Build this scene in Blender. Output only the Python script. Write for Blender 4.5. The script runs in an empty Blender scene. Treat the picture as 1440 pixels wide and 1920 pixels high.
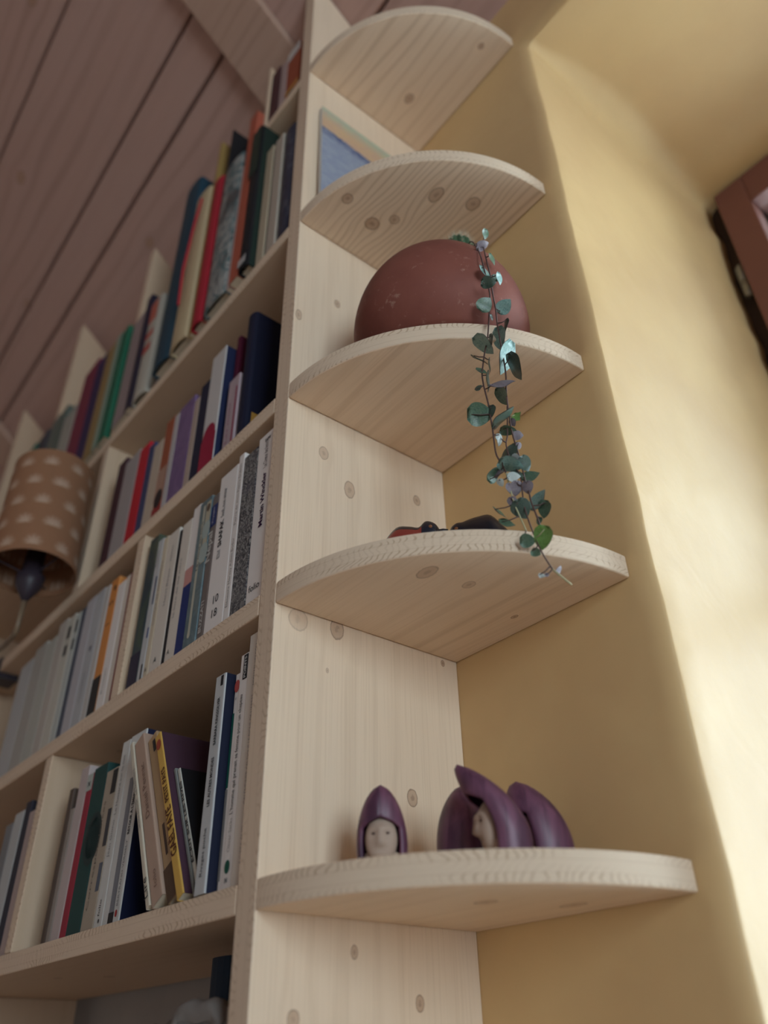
import bpy, bmesh, math, random
from mathutils import Vector, Matrix, noise

# ------------------------------------------------------------------ camera, sky, light, exposure
scn = bpy.context.scene
col = scn.collection
cam_d = bpy.data.cameras.new('camera')
cam = bpy.data.objects.new('camera', cam_d)
col.objects.link(cam)
cam_d.sensor_fit = 'VERTICAL'
cam_d.sensor_height = 36.0
cam_d.sensor_width = 27.0
cam_d.lens = 1520.43 / 1920.0 * 36.0
cam_d.clip_start = 0.02
cam_d.dof.use_dof = True
cam_d.dof.focus_distance = 0.70
cam_d.dof.aperture_fstop = 3.2
cam_d.dof.aperture_blades = 0
RIGHT = Vector((0.62145, 0.78324, -0.01827))
UP = Vector((0.45390, -0.34094, 0.82325))
FWD = Vector((-0.63857, 0.51990, 0.56739))
m = Matrix((RIGHT, UP, -FWD)).transposed().to_4x4()
m.translation = Vector((0.50789, -0.49744, 1.15025))
cam.matrix_world = m
scn.camera = cam

world = bpy.data.worlds.new('overcast_sky')
scn.world = world
world.use_nodes = True
bg = world.node_tree.nodes['Background']
bg.inputs['Color'].default_value = (0.78, 0.90, 1.0, 1)
bg.inputs['Strength'].default_value = 14.5

def portal(name, loc, rot, sx, sy):
    d = bpy.data.lights.new(name, 'AREA')
    d.shape = 'RECTANGLE'
    d.size = sx
    d.size_y = sy
    d.cycles.is_portal = True
    o = bpy.data.objects.new(name, d)
    o.location = loc
    o.rotation_euler = rot
    col.objects.link(o)

WX0, WX1, WZ0, WZ1 = 0.2185, 1.50, 0.35, 2.28      # window niche in the yellow wall
portal('daylight_portal', ((WX0 + WX1) / 2, 0.46, (WZ0 + WZ1) / 2), (-math.pi / 2, 0, 0), WX1 - WX0, WZ1 - WZ0)
BY0, BY1, BZ0, BZ1 = -1.45, -0.32, 0.95, 2.30     # unseen second window, added in the right side wall to light the room
portal('daylight_portal', (2.72, (BY0 + BY1) / 2, (BZ0 + BZ1) / 2), (0, math.pi / 2, 0), BZ1 - BZ0, BY1 - BY0)

scn.view_settings.view_transform = 'Standard'
scn.view_settings.look = 'None'
scn.view_settings.gamma = 1.0
scn.view_settings.use_curve_mapping = False
scn.view_settings.exposure = -0.12
scn.cycles.use_denoising = True
scn.cycles.max_bounces = 10
scn.cycles.diffuse_bounces = 6
scn.cycles.transparent_max_bounces = 12
scn.cycles.sample_clamp_indirect = 6.0

random.seed(11)
ROT = math.radians(1.3)                            # the book section is turned a little against the end panel
P0 = Vector((-0.0255, -0.2, 0))
EX = Vector((math.cos(ROT), math.sin(ROT), 0))
EY = Vector((-math.sin(ROT), math.cos(ROT), 0))
def W(x, s, z):
    return P0 + EX * x + EY * s + Vector((0, 0, z))

# ------------------------------------------------------------------ node helpers
class NT:
    def __init__(self, name):
        self.mat = bpy.data.materials.new(name)
        self.mat.use_nodes = True
        self.t = self.mat.node_tree
        self.b = self.t.nodes['Principled BSDF']
    def n(self, typ, **kw):
        nd = self.t.nodes.new(typ)
        for k, v in kw.items():
            setattr(nd, k, v)
        return nd
    def put(self, sock, v):
        if hasattr(v, 'is_linked'):
            self.t.links.new(v, sock)
        elif v is not None:
            if isinstance(v, (tuple, list)) and len(v) == 3 and sock.type == 'RGBA':
                v = (*v, 1)
            sock.default_value = v
    def math(self, op, a, b=None, c=None, clamp=False):
        nd = self.n('ShaderNodeMath', operation=op)
        nd.use_clamp = clamp
        for i, v in enumerate((a, b, c)):
            if v is not None:
                self.put(nd.inputs[i], v)
        return nd.outputs[0]
    def comb(self, x, y, z=0.0):
        nd = self.n('ShaderNodeCombineXYZ')
        for i, v in enumerate((x, y, z)):
            self.put(nd.inputs[i], v)
        return nd.outputs[0]
    def noise(self, vec, scale=1.0, detail=3.0, rough=0.55, dist=0.0):
        nd = self.n('ShaderNodeTexNoise')
        self.put(nd.inputs['Vector'], vec)
        nd.inputs['Scale'].default_value = scale
        nd.inputs['Detail'].default_value = detail
        nd.inputs['Roughness'].default_value = rough
        nd.inputs['Distortion'].default_value = dist
        return nd.outputs['Fac']
    def mix(self, f, a, b, blend='MIX'):
        nd = self.n('ShaderNodeMix', data_type='RGBA', blend_type=blend)
        self.put(nd.inputs['Factor'], f)
        self.put(nd.inputs['A'], a)
        self.put(nd.inputs['B'], b)
        return nd.outputs['Result']
    def mapr(self, v, a, b, c=0.0, d=1.0, smooth=True):
        nd = self.n('ShaderNodeMapRange')
        nd.interpolation_type = 'SMOOTHSTEP' if smooth else 'LINEAR'
        for i, q in enumerate((v, a, b, c, d)):
            self.put(nd.inputs[i], q)
        return nd.outputs[0]
    def uv(self):
        o = self.n('ShaderNodeTexCoord').outputs['UV']
        s = self.n('ShaderNodeSeparateXYZ')
        self.put(s.inputs[0], o)
        return o, s.outputs[0], s.outputs[1]
    def obj(self):
        o = self.n('ShaderNodeTexCoord').outputs['Object']
        s = self.n('ShaderNodeSeparateXYZ')
        self.put(s.inputs[0], o)
        return o, s.outputs[0], s.outputs[1], s.outputs[2]
    def bump(self, h, strength=0.3, dist=0.001):
        nd = self.n('ShaderNodeBump')
        nd.inputs['Strength'].default_value = strength
        nd.inputs['Distance'].default_value = dist
        self.put(nd.inputs['Height'], h)
        self.put(self.b.inputs['Normal'], nd.outputs[0])
    def out(self, color, rough=0.6, spec=0.4):
        self.put(self.b.inputs['Base Color'], color)
        self.put(self.b.inputs['Roughness'], rough)
        self.b.inputs['Specular IOR Level'].default_value = spec
        return self.mat

def pine(name, base=(0.81, 0.655, 0.50), line=(0.50, 0.34, 0.21), knots=(), seed=0.0, freq=60.0, strength=0.45, warp=0.02, rough=0.55):
    """Planed softwood. UV in metres, U along the grain; knots = (u, v, ru, rv, darkness)."""
    t = NT(name)
    _, u, v = t.uv()
    n1 = t.noise(t.comb(t.math('MULTIPLY', u, 1.6), t.math('MULTIPLY', v, 7.0), seed), 1.0, 2.0)
    s = t.math('ADD', v, t.math('MULTIPLY', t.math('SUBTRACT', n1, 0.5), warp * 2.2))
    kmask = None
    kring = None
    for (ku, kv, ru, rv, dk) in knots:
        ru, rv, dk = ru * 0.74, rv * 0.74, dk * 0.85
        du = t.math('DIVIDE', t.math('SUBTRACT', u, ku), ru)
        dv0 = t.math('SUBTRACT', v, kv)
        dv = t.math('DIVIDE', dv0, rv)
        nd = t.n('ShaderNodeMath', operation='MULTIPLY_ADD')
        t.put(nd.inputs[0], du); t.put(nd.inputs[1], du); t.put(nd.inputs[2], t.math('MULTIPLY', dv, dv))
        d2 = nd.outputs[0]
        g = t.math('EXPONENT', t.math('MULTIPLY', d2, -0.11))
        s = t.math('SUBTRACT', s, t.math('MULTIPLY', t.math('MULTIPLY', dv0, g), 0.75))
        d2n = t.math('ADD', d2, t.math('MULTIPLY', t.math('SUBTRACT', t.noise(t.comb(u, v, seed), 260.0, 1.0), 0.5), 0.5))
        k = t.mapr(d2n, 1.35, 0.75, 0.0, dk * 0.8)
        r = t.math('MAXIMUM', t.mapr(t.math('ABSOLUTE', t.math('SUBTRACT', d2n, 1.0)), 0.26, 0.02, 0.0, dk * 0.75), t.mapr(d2n, 0.22, 0.0, 0.0, dk * 0.45))
        kmask = k if kmask is None else t.math('MAXIMUM', kmask, k)
        kring = r if kring is None else t.math('MAXIMUM', kring, r)
    n2 = t.noise(t.comb(t.math('MULTIPLY', u, 0.7), t.math('MULTIPLY', s, 11.0), seed + 3.1), 1.0, 2.0)
    ph = t.math('ADD', t.math('MULTIPLY', s, freq * 6.2832), t.math('MULTIPLY', n2, 14.0))
    sn = t.math('SINE', ph)
    ln = t.mapr(sn, 0.25, 1.0, 0.0, 1.0)
    amp = t.mapr(t.noise(t.comb(t.math('MULTIPLY', u, 1.1), t.math('MULTIPLY', v, 9.0), seed + 7.7), 1.0, 1.0), 0.35, 0.7, 0.15, 1.0)
    fine = t.noise(t.comb(t.math('MULTIPLY', u, 9.0), t.math('MULTIPLY', v, 520.0), seed), 1.0, 2.0)
    tone = t.noise(t.comb(t.math('MULTIPLY', u, 2.5), t.math('MULTIPLY', v, 14.0), seed + 1.3), 1.0, 2.0)
    c = t.mix(t.math('MULTIPLY', tone, 0.55), base, (base[0] * 0.98, base[1] * 0.90, base[2] * 0.84))
    c = t.mix(t.math('MULTIPLY', t.math('MULTIPLY', ln, amp), strength), c, line)
    c = t.mix(t.math('MULTIPLY', t.mapr(fine, 0.45, 0.75), 0.20), c, line)
    if kmask is not None:
        c = t.mix(kmask, c, (0.40, 0.23, 0.14))
        c = t.mix(kring, c, (0.12, 0.06, 0.035))
    t.bump(t.math('ADD', fine, t.math('MULTIPLY', ln, 0.3)), 0.12, 0.0006)
    return t.out(c, rough, 0.35)

def ply_edge(name, base=(0.71, 0.57, 0.435), dark=(0.40, 0.26, 0.16), thick=0.0195, seed=0.0, f=150.0, st=0.8):
    """Sawn edge of three-layer board: UV u = length, v = 0..thick."""
    t = NT(name)
    _, u, v = t.uv()
    vn = t.math('DIVIDE', v, thick)
    n1 = t.noise(t.comb(t.math('MULTIPLY', u, 18.0), t.math('MULTIPLY', v, 60.0), seed), 1.0, 2.0)
    ph = t.math('ADD', t.math('MULTIPLY', u, f * 6.2832), t.math('MULTIPLY', n1, 34.0))
    outer = t.math('GREATER_THAN', t.math('ABSOLUTE', t.math('SUBTRACT', vn, 0.5)), 0.19)
    side = t.math('SIGN', t.math('SUBTRACT', vn, 0.5))
    slant = t.math('MULTIPLY', t.math('MULTIPLY', side, t.math('ABSOLUTE', t.math('SUBTRACT', vn, 0.5))), 9.0)
    a = t.mapr(t.math('SINE', t.math('ADD', ph, slant)), 0.35, 1.0)
    zone = t.mapr(t.noise(t.comb(t.math('MULTIPLY', u, 9.0), t.math('MULTIPLY', vn, 1.3), seed + 4.0), 1.0, 1.0), 0.38, 0.6)
    lines = t.math('MULTIPLY', t.math('MULTIPLY', a, zone), t.math('ADD', t.math('MULTIPLY', outer, 0.6), 0.25))
    c = t.mix(t.math('MULTIPLY', lines, st), base, dark)
    fib = t.noise(t.comb(t.math('MULTIPLY', u, 30.0), t.math('MULTIPLY', v, 900.0), seed), 1.0, 2.0)
    c = t.mix(t.math('MULTIPLY', fib, 0.22), c, dark)
    g1 = t.mapr(t.math('ABSOLUTE', t.math('SUBTRACT', t.math('ABSOLUTE', t.math('SUBTRACT', vn, 0.5)), 0.19)), 0.03, 0.0)
    c = t.mix(t.math('MULTIPLY', g1, 0.25), c, dark)
    t.bump(fib, 0.2, 0.0006)
    return t.out(c, 0.7, 0.25)

def plain(name, c, rough=0.6, var=0.12, scale=60.0, spec=0.35, bump=0.0, metal=0.0):
    t = NT(name)
    o, *_ = t.obj()
    n1 = t.noise(o, scale, 3.0)
    cc = t.mix(t.math('MULTIPLY', n1, var * 2), c, tuple(q * 0.72 for q in c))
    if bump:
        t.bump(n1, bump, 0.001)
    t.b.inputs['Metallic'].default_value = metal
    return t.out(cc, rough, spec)

def plaster(name, c, c2, bump=0.25, sc=6.0, rough=0.85, spec=0.2):
    t = NT(name)
    g = t.n('ShaderNodeNewGeometry').outputs['Position']
    n1 = t.noise(g, sc, 4.0)
    n2 = t.noise(g, 55.0, 3.0)
    n3 = t.noise(g, 16.0, 2.0, 0.5, 0.6)
    cc = t.mix(t.mapr(n1, 0.3, 0.7), c, c2)
    cc = t.mix(t.math('MULTIPLY', n2, 0.12), cc, tuple(q * 0.7 for q in c))
    t.bump(t.math('ADD', t.math('MULTIPLY', n2, 0.25), n3), bump, 0.004)
    return t.out(cc, rough, spec)

_pc = {}
def paper(c, rough=0.55, var=0.08):
    k = (tuple(round(q, 3) for q in c), rough)
    if k not in _pc:
        _pc[k] = plain('paper', c, rough + 0.1, var, 90.0, 0.22)
    return _pc[k]

# ------------------------------------------------------------------ mesh helpers
def empty(name, loc, rot=(0, 0, 0)):
    o = bpy.data.objects.new(name, None)
    o.empty_display_size = 0.02
    o.location = loc
    o.rotation_euler = rot
    col.objects.link(o)
    return o

def tag(o, label, cat, group=None):
    o['label'] = label
    o['category'] = cat
    if group:
        o['group'] = group
    return o

def struct(o, label=None):
    o['kind'] = 'structure'
    if label:
        o['label'] = label
    return o

def mesh_obj(name, verts, faces, mats, parent=None, fmat=None, uvs=None, smooth=False, loc=None, rotz=None):
    me = bpy.data.meshes.new(name)
    me.from_pydata([tuple(v) for v in verts], [], faces)
    for mt in (mats if isinstance(mats, (list, tuple)) else [mats]):
        me.materials.append(mt)
    if fmat:
        me.polygons.foreach_set('material_index', fmat)
    if uvs:
        l = me.uv_layers.new(name='UVMap')
        flat = [q for f in uvs for p in f for q in p]
        l.data.foreach_set('uv', flat)
    if smooth:
        me.polygons.foreach_set('use_smooth', [True] * len(me.polygons))
    me.update()
    o = bpy.data.objects.new(name, me)
    if parent:
        o.parent = parent
    if loc is not None:
        o.location = loc
    if rotz is not None:
        o.rotation_euler = (0, 0, rotz)
    col.objects.link(o)
    return o

class G:
    """collects faces with per-face uv and material"""
    def __init__(self):
        self.v = []; self.f = []; self.u = []; self.m = []
    def quad(self, pts, uv=None, m=0):
        i = len(self.v)
        self.v += [tuple(p) for p in pts]
        self.f.append(tuple(range(i, i + len(pts))))
        self.u.append(uv or [(0, 0)] * len(pts))
        self.m.append(m)
    def build(self, name, mats, parent=None, smooth=False, weld=True, loc=None, rotz=None, bevel=0.0):
        o = mesh_obj(name, self.v, self.f, mats, parent, self.m, self.u, smooth, loc, rotz)
        if weld:
            bm = bmesh.new()
            bm.from_mesh(o.data)
            bmesh.ops.remove_doubles(bm, verts=bm.verts, dist=1e-5)
            bmesh.ops.recalc_face_normals(bm, faces=bm.faces)
            bm.to_mesh(o.data)
            bm.free()
        if bevel:
            md = o.modifiers.new('edge', 'BEVEL')
            md.width = bevel
            md.segments = 2
            md.limit_method = 'ANGLE'
        return o

def box_faces(g, x0, x1, y0, y1, z0, z1, grain='x', edge=(), me=1, uo=0.0, vo=0.0):
    """box with wood UVs; faces listed in edge get the sawn-edge material (u = length, v = 0..thickness)."""
    P = lambda x, y, z: (x, y, z)
    F = {'-x': [P(x0, y1, z0), P(x0, y0, z0), P(x0, y0, z1), P(x0, y1, z1)],
         '+x': [P(x1, y0, z0), P(x1, y1, z0), P(x1, y1, z1), P(x1, y0, z1)],
         '-y': [P(x0, y0, z0), P(x1, y0, z0), P(x1, y0, z1), P(x0, y0, z1)],
         '+y': [P(x1, y1, z0), P(x0, y1, z0), P(x0, y1, z1), P(x1, y1, z1)],
         '-z': [P(x0, y1, z0), P(x1, y1, z0), P(x1, y0, z0), P(x0, y0, z0)],
         '+z': [P(x0, y0, z1), P(x1, y0, z1), P(x1, y1, z1), P(x0, y1, z1)]}
    ax = 'xyz'.index(grain)
    mn = (x0, y0, z0)
    dims = (x1 - x0, y1 - y0, z1 - z0)
    for k, pts in F.items():
        na = 'xyz'.index(k[1])
        oth = [a for a in range(3) if a != na]
        if k in edge:
            la, ta = (oth[0], oth[1]) if dims[oth[0]] > dims[oth[1]] else (oth[1], oth[0])
            uv = [(p[la], p[ta] - mn[ta]) for p in pts]
            g.quad(pts, uv, me)
        else:
            if ax in oth:
                ua = ax
                va = oth[0] if oth[1] == ax else oth[1]
            else:
                ua, va = oth
            g.quad(pts, [(p[ua] + uo, p[va] + vo) for p in pts], 0)

def tube(path, r, seg=6, caps=True):
    """returns verts, faces of a tube along path; r number or list"""
    vs, fs = [], []
    n = len(path)
    pts = [Vector(p) for p in path]
    up = Vector((0.3, 0.5, 0.81)).normalized()
    for i, p in enumerate(pts):
        d = (pts[min(i + 1, n - 1)] - pts[max(i - 1, 0)]).normalized()
        a = d.cross(up)
        if a.length < 1e-4:
            a = d.cross(Vector((1, 0, 0)))
        a.normalize()
        b = d.cross(a)
        rr = r[i] if isinstance(r, (list, tuple)) else r
        for k in range(seg):
            an = 2 * math.pi * k / seg
            vs.append(p + a * (math.cos(an) * rr) + b * (math.sin(an) * rr))
    for i in range(n - 1):
        for k in range(seg):
            k2 = (k + 1) % seg
            fs.append((i * seg + k, i * seg + k2, (i + 1) * seg + k2, (i + 1) * seg + k))
    if caps:
        fs.append(tuple(range(seg - 1, -1, -1)))
        fs.append(tuple((n - 1) * seg + k for k in range(seg)))
    return vs, fs

def lathe(prof, seg=48, cap_top=False, cap_bot=True):
    vs, fs = [], []
    for (r, z) in prof:
        for k in range(seg):
            a = 2 * math.pi * k / seg
            vs.append((r * math.cos(a), r * math.sin(a), z))
    for i in range(len(prof) - 1):
        for k in range(seg):
            k2 = (k + 1) % seg
            fs.append((i * seg + k, i * seg + k2, (i + 1) * seg + k2, (i + 1) * seg + k))
    if cap_bot:
        fs.append(tuple(range(seg - 1, -1, -1)))
    if cap_top:
        fs.append(tuple((len(prof) - 1) * seg + k for k in range(seg)))
    return vs, fs

# ------------------------------------------------------------------ room shell
M_yel = plaster('yellow_plaster', (0.66, 0.455, 0.225), (0.60, 0.40, 0.20), 0.30, 6.0, 0.44, 0.26)
M_wht = plaster('pale_plaster', (0.40, 0.38, 0.37), (0.35, 0.335, 0.325), 0.15)
M_room = plaster('room_plaster', (0.67, 0.56, 0.50), (0.63, 0.525, 0.465), 0.15)
M_red = plain('red_brown_wood', (0.165, 0.062, 0.045), 0.5, 0.2, 25.0)
M_darkwood = plain('dark_brown_wood', (0.05, 0.028, 0.022), 0.7, 0.3, 40.0)

def slab(name, x0, x1, y0, y1, z0, z1, mat, label=None):
    g = G()
    box_faces(g, x0, x1, y0, y1, z0, z1)
    return struct(g.build(name, mat), label)

RX0, RX1, RY = -2.3, 2.6, -3.4
RIDGE_Y = -1.7
def ceil_z(y):
    return 2.42 - 0.83 * y

t = NT('floor_boards')
_, u, v = t.uv()
t.out(t.mix(t.noise(t.comb(t.math('MULTIPLY', u, 2.0), t.math('MULTIPLY', v, 40.0), 0.0), 1.0, 3.0), (0.66, 0.535, 0.45), (0.58, 0.455, 0.37)), 0.5)
slab('floor', RX0, RX1, RY, 0.0, -0.05, 0.0, t.mat, 'pale timber floor of the room')
slab('wall_left', RX0 - 0.1, RX0, RY, 0.0, 0.0, 4.0, M_room, 'pale plastered side wall of the room')
g = G()
box_faces(g, RX1, RX1 + 0.12, RY, BY0, 0, 4.0)
box_faces(g, RX1, RX1 + 0.12, BY1, 0.0, 0, 4.0)
box_faces(g, RX1, RX1 + 0.12, BY0, BY1, 0, BZ0)
box_faces(g, RX1, RX1 + 0.12, BY0, BY1, BZ1, 4.0)
struct(g.build('wall_right', M_room, weld=False), 'pale plastered side wall with an added window')
slab('wall_front', RX0, RX1, RY - 0.1, RY, 0, 2.6, M_room, 'plastered wall behind the viewer')
# yellow wall left of, above, below and right of the niche; the strip behind the books is pale
FL = 0.09
slab('wall_alcove', RX0, -0.013, 0.0, 0.12, 0, 2.46, M_wht, 'pale plaster wall behind the book rows')
g = G()
box_faces(g, -0.013, WX0 - FL, 0.0, 0.5, 0, 2.46)
box_faces(g, WX1 + FL, RX1, 0.0, 0.5, 0, 2.46)
box_faces(g, WX0 - FL, WX1 + FL, 0.0, 0.5, 0, WZ0 - FL)
box_faces(g, WX0 - FL, WX1 + FL, 0.0, 0.5, WZ1 + FL, 2.46)
struct(g.build('wall_back', M_yel, weld=False), 'yellow plastered wall behind the quarter-round shelves')

# deep rounded window reveal, trowelled by hand
def outline(ol, ot, r, y):
    x0, x1, z0, z1 = WX0 + ol, WX1 - ol, WZ0 + ol, WZ1 - ot
    pts = []
    n = 60
    for i in range(n + 1):
        pts.append((x0, z0 + (z1 - r - z0) * i / n))
    for i in range(1, 13):
        a = math.pi - math.pi / 2 * i / 12
        pts.append((x0 + r + r * math.cos(a), z1 - r + r * math.sin(a)))
    for i in range(1, 25):
        pts.append((x0 + r + (x1 - r - x0 - r) * i / 24, z1))
    for i in range(1, 9):
        a = math.pi / 2 - math.pi / 2 * i / 8
        pts.append((x1 - r + r * math.cos(a), z1 - r + r * math.sin(a)))
    for i in range(1, 21):
        pts.append((x1, z1 - r + (z0 - z1 + r) * i / 20))
    for i in range(1, 16):
        pts.append((x1 + (x0 - x1) * i / 15, z0))
    return [(p[0], y, p[1]) for p in pts]
rows = [(-FL, -FL, 0.0005, 0.0), (-0.017, -0.017, 0.010, 0.0), (-0.010, -0.011, 0.010, 0.0008), (-0.0045, -0.005, 0.010, 0.0026),
        (-0.0012, -0.0014, 0.010, 0.0048), (0.0, 0.0, 0.012, 0.0064), (0.0001, 0.0002, 0.012, 0.0078), (0.0002, 0.0006, 0.013, 0.011), (0.0006, 0.002, 0.018, 0.03), (0.001, 0.005, 0.03, 0.07), (0.0016, 0.010, 0.04, 0.13), (0.0024, 0.016, 0.04, 0.20),
        (0.0032, 0.022, 0.035, 0.27), (0.004, 0.028, 0.028, 0.34), (0.0046, 0.031, 0.02, 0.375), (0.0046, 0.031, 0.02, 0.46)]
vs, fs = [], []
for j, (ol, ot, r, y) in enumerate(rows):
    ring = outline(ol, ot, r, y)
    amp = 0.0 if j in (0,) else (0.0022 if y < 0.03 else 0.004)
    for (x, yy, z) in ring:
        k = Vector((x * 14, yy * 20, z * 14))
        d = noise.noise(k) * amp + noise.noise(k * 3.1) * amp * 0.35
        if j == len(rows) - 2:
            d += abs(noise.noise(k * 4.0)) * 0.006
        vs.append((x + d, yy, z - d * 0.6))
n = len(ring)
for j in range(len(rows) - 1):
    for i in range(n - 1):
        fs.append((j * n + i, j * n + i + 1, (j + 1) * n + i + 1, (j + 1) * n + i))
struct(mesh_obj('wall_reveal', vs, fs, M_yel, smooth=True), 'deep rounded yellow plaster window reveal')

# the window in the niche
w1 = struct(empty('window_1', ((WX0 + WX1) / 2, 0.42, WZ0)), 'red-brown wooden window at the right edge')
def wpart(name, x0, x1, y0, y1, z0, z1, mat, bev=0.002):
    c = w1.location
    g = G()
    box_faces(g, x0 - c.x, x1 - c.x, y0 - c.y, y1 - c.y, z0 - c.z, z1 - c.z)
    return g.build(name, mat, w1, bevel=bev)
FZ0, FZ1, FX0, FX1 = 0.39, 2.238, 0.2478, 1.47
wpart('jamb', 0.215, 0.2500, 0.405, 0.47, WZ0 - 0.02, 2.262, M_darkwood)
wpart('jamb', FX1 - 0.002, 1.51, 0.405, 0.47, WZ0 - 0.02, 2.262, M_darkwood)
wpart('head', 0.25, FX1, 0.405, 0.47, FZ1 - 0.004, 2.27, M_darkwood)
wpart('sill_rail', 0.25, FX1, 0.405, 0.47, WZ0 - 0.02, FZ0, M_darkwood)
wpart('stile', FX0, FX0 + 0.045, 0.375, 0.425, FZ0, FZ1, M_red)
wpart('stile', FX1 - 0.045, FX1, 0.375, 0.425, FZ0, FZ1, M_red)
wpart('rail', FX0 + 0.045, FX1 - 0.045, 0.375, 0.425, FZ1 - 0.06, FZ1, M_red)
wpart('rail', FX0 + 0.045, FX1 - 0.045, 0.375, 0.425, FZ0, FZ0 + 0.07, M_red)
wpart('mullion', 0.842, 0.877, 0.378, 0.422, FZ0 + 0.07, FZ1 - 0.06, M_red)
wpart('glazing_bar', FX0 + 0.045, FX1 - 0.045, 0.385, 0.415, 1.58, 1.605, M_red)
tg = NT('window_glass')
nt = tg.t
tr = tg.n('ShaderNodeBsdfTransparent')
tr.inputs[0].default_value = (0.94, 0.97, 0.97, 1)
gl = tg.n('ShaderNodeBsdfGlossy')
gl.inputs['Roughness'].default_value = 0.02
fr = tg.n('ShaderNodeFresnel')
mx = tg.n('ShaderNodeMixShader')
nt.links.new(fr.outputs[0], mx.inputs[0]); nt.links.new(tr.outputs[0], mx.inputs[1]); nt.links.new(gl.outputs[0], mx.inputs[2])
nt.links.new(mx.outputs[0], nt.nodes['Material Output'].inputs['Surface'])
M_glass = tg.mat
for xa, xb in ((FX0 + 0.045, 0.842), (0.877, FX1 - 0.045)):
    wpart('pane', xa, xb, 0.398, 0.402, FZ0 + 0.07, FZ1 - 0.06, M_glass, 0)
M_steel = plain('worn_steel', (0.32, 0.32, 0.31), 0.4, 0.25, 80.0, 0.5, 0.0, 0.8)
vs, fs = lathe([(0.006, 0), (0.0075, 0.003), (0.0075, 0.028), (0.005, 0.03), (0.0075, 0.032), (0.0075, 0.058), (0.006, 0.061), (0.002, 0.066)], 14, True)
mesh_obj('hinge', [(x + 0.2395 - w1.location.x, y + 0.393 - w1.location.y, z + 2.035 - w1.location.z) for x, y, z in vs], fs, M_steel, w1, smooth=True)

w2 = struct(empty('added_window', (RX1 + 0.06, (BY0 + BY1) / 2, BZ0)), 'unseen window added in the side wall to light the room')
g = G()
hw = (BY1 - BY0) / 2
hh = BZ1 - BZ0
for a in ((-hw, -hw + 0.06, 0, hh), (hw - 0.06, hw, 0, hh), (-hw + 0.06, hw - 0.06, 0, 0.06), (-hw + 0.06, hw - 0.06, hh - 0.06, hh), (-0.025, 0.025, 0.06, hh - 0.06)):
    box_faces(g, -0.03, 0.03, a[0], a[1], a[2], a[3])
g.build('window_frame', M_red, w2, weld=False)
for ya, yb in ((-hw + 0.06, -0.025), (0.025, hw - 0.06)):
    g = G()
    box_faces(g, -0.002, 0.002, ya, yb, 0.06, hh - 0.06)
    g.build('pane', M_glass, w2)

# sloping boarded ceiling: planks run along the room, one broad rafter board crosses them
M_ceil = pine('ceiling_boards', (0.47, 0.31, 0.265), (0.27, 0.155, 0.125), knots=[(-0.62, 0.25, 0.016, 0.012, 0.8), (-1.05, 0.42, 0.018, 0.014, 0.8), (-0.47, 0.72, 0.02, 0.015, 0.8), (-0.80, 0.58, 0.02, 0.015, 0.8)], seed=5.0, freq=24.0, strength=0.35, warp=0.03, rough=0.7)
M_ceilback = plain('dark_gap', (0.02, 0.014, 0.012), 0.9)
SL = math.hypot(1, 0.83)
def slope_pt(x, d, off):
    """d = distance up the slope from the wall line, off = distance towards the room"""
    y = -d / SL
    return Vector((x, y - off * 0.83 / SL, ceil_z(y) - off / SL))
def slope_box(name, x0, x1, d0, d1, o0, o1, mat, parent, bev=0.003):
    g = G()
    P = lambda x, d, o: slope_pt(x, d, o)
    def q(a, uvf):
        g.quad([P(*p) for p in a], [uvf(p) for p in a])
    q([(x0, d0, o1), (x1, d0, o1), (x1, d1, o1), (x0, d1, o1)], lambda p: (p[0], p[1]))
    q([(x0, d1, o0), (x1, d1, o0), (x1, d0, o0), (x0, d0, o0)], lambda p: (p[0], p[1]))
    q([(x0, d0, o0), (x1, d0, o0), (x1, d0, o1), (x0, d0, o1)], lambda p: (p[0], p[2]))
    q([(x1, d1, o0), (x0, d1, o0), (x0, d1, o1), (x1, d1, o1)], lambda p: (p[0], p[2]))
    q([(x0, d1, o0), (x0, d0, o0), (x0, d0, o1), (x0, d1, o1)], lambda p: (p[1], p[2]))
    q([(x1, d0, o0), (x1, d1, o0), (x1, d1, o1), (x1, d0, o1)], lambda p: (p[1], p[2]))
    return g.build(name, mat, parent, bevel=bev)
DR = -RIDGE_Y * SL
ceiling = struct(slope_box('ceiling', RX0 - 0.1, RX1 + 0.1, -0.1, DR, -0.10, -0.022, M_ceilback, None, 0), 'sloping ceiling of brown wooden planks')
edges = [-0.02, 0.146, 0.327, 0.416, 0.648, 0.86, 1.07, 1.28, 1.49, 1.70, 1.91, DR]
for a, b in zip(edges, edges[1:]):
    slope_box('ceiling_plank', RX0, RX1, a + 0.003, b - 0.003, -0.022, 0.0, M_ceil, ceiling, 0.004)
M_raft = pine('rafter_board', (0.46, 0.31, 0.24), (0.26, 0.15, 0.11), knots=[(0.25, -0.145, 0.007, 0.006, 0.8), (0.40, -0.12, 0.007, 0.006, 0.8)], seed=9.0, freq=40, strength=0.3)
def rafter(x0, x1):
    g = G()
    o = slope_box('rafter_board', x0, x1, -0.02, DR, 0.0, 0.018, M_raft, ceiling)
    return o
rafter(-0.205, -0.092)
rafter(-1.55, -1.44)
rafter(1.25, 1.36)
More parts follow.
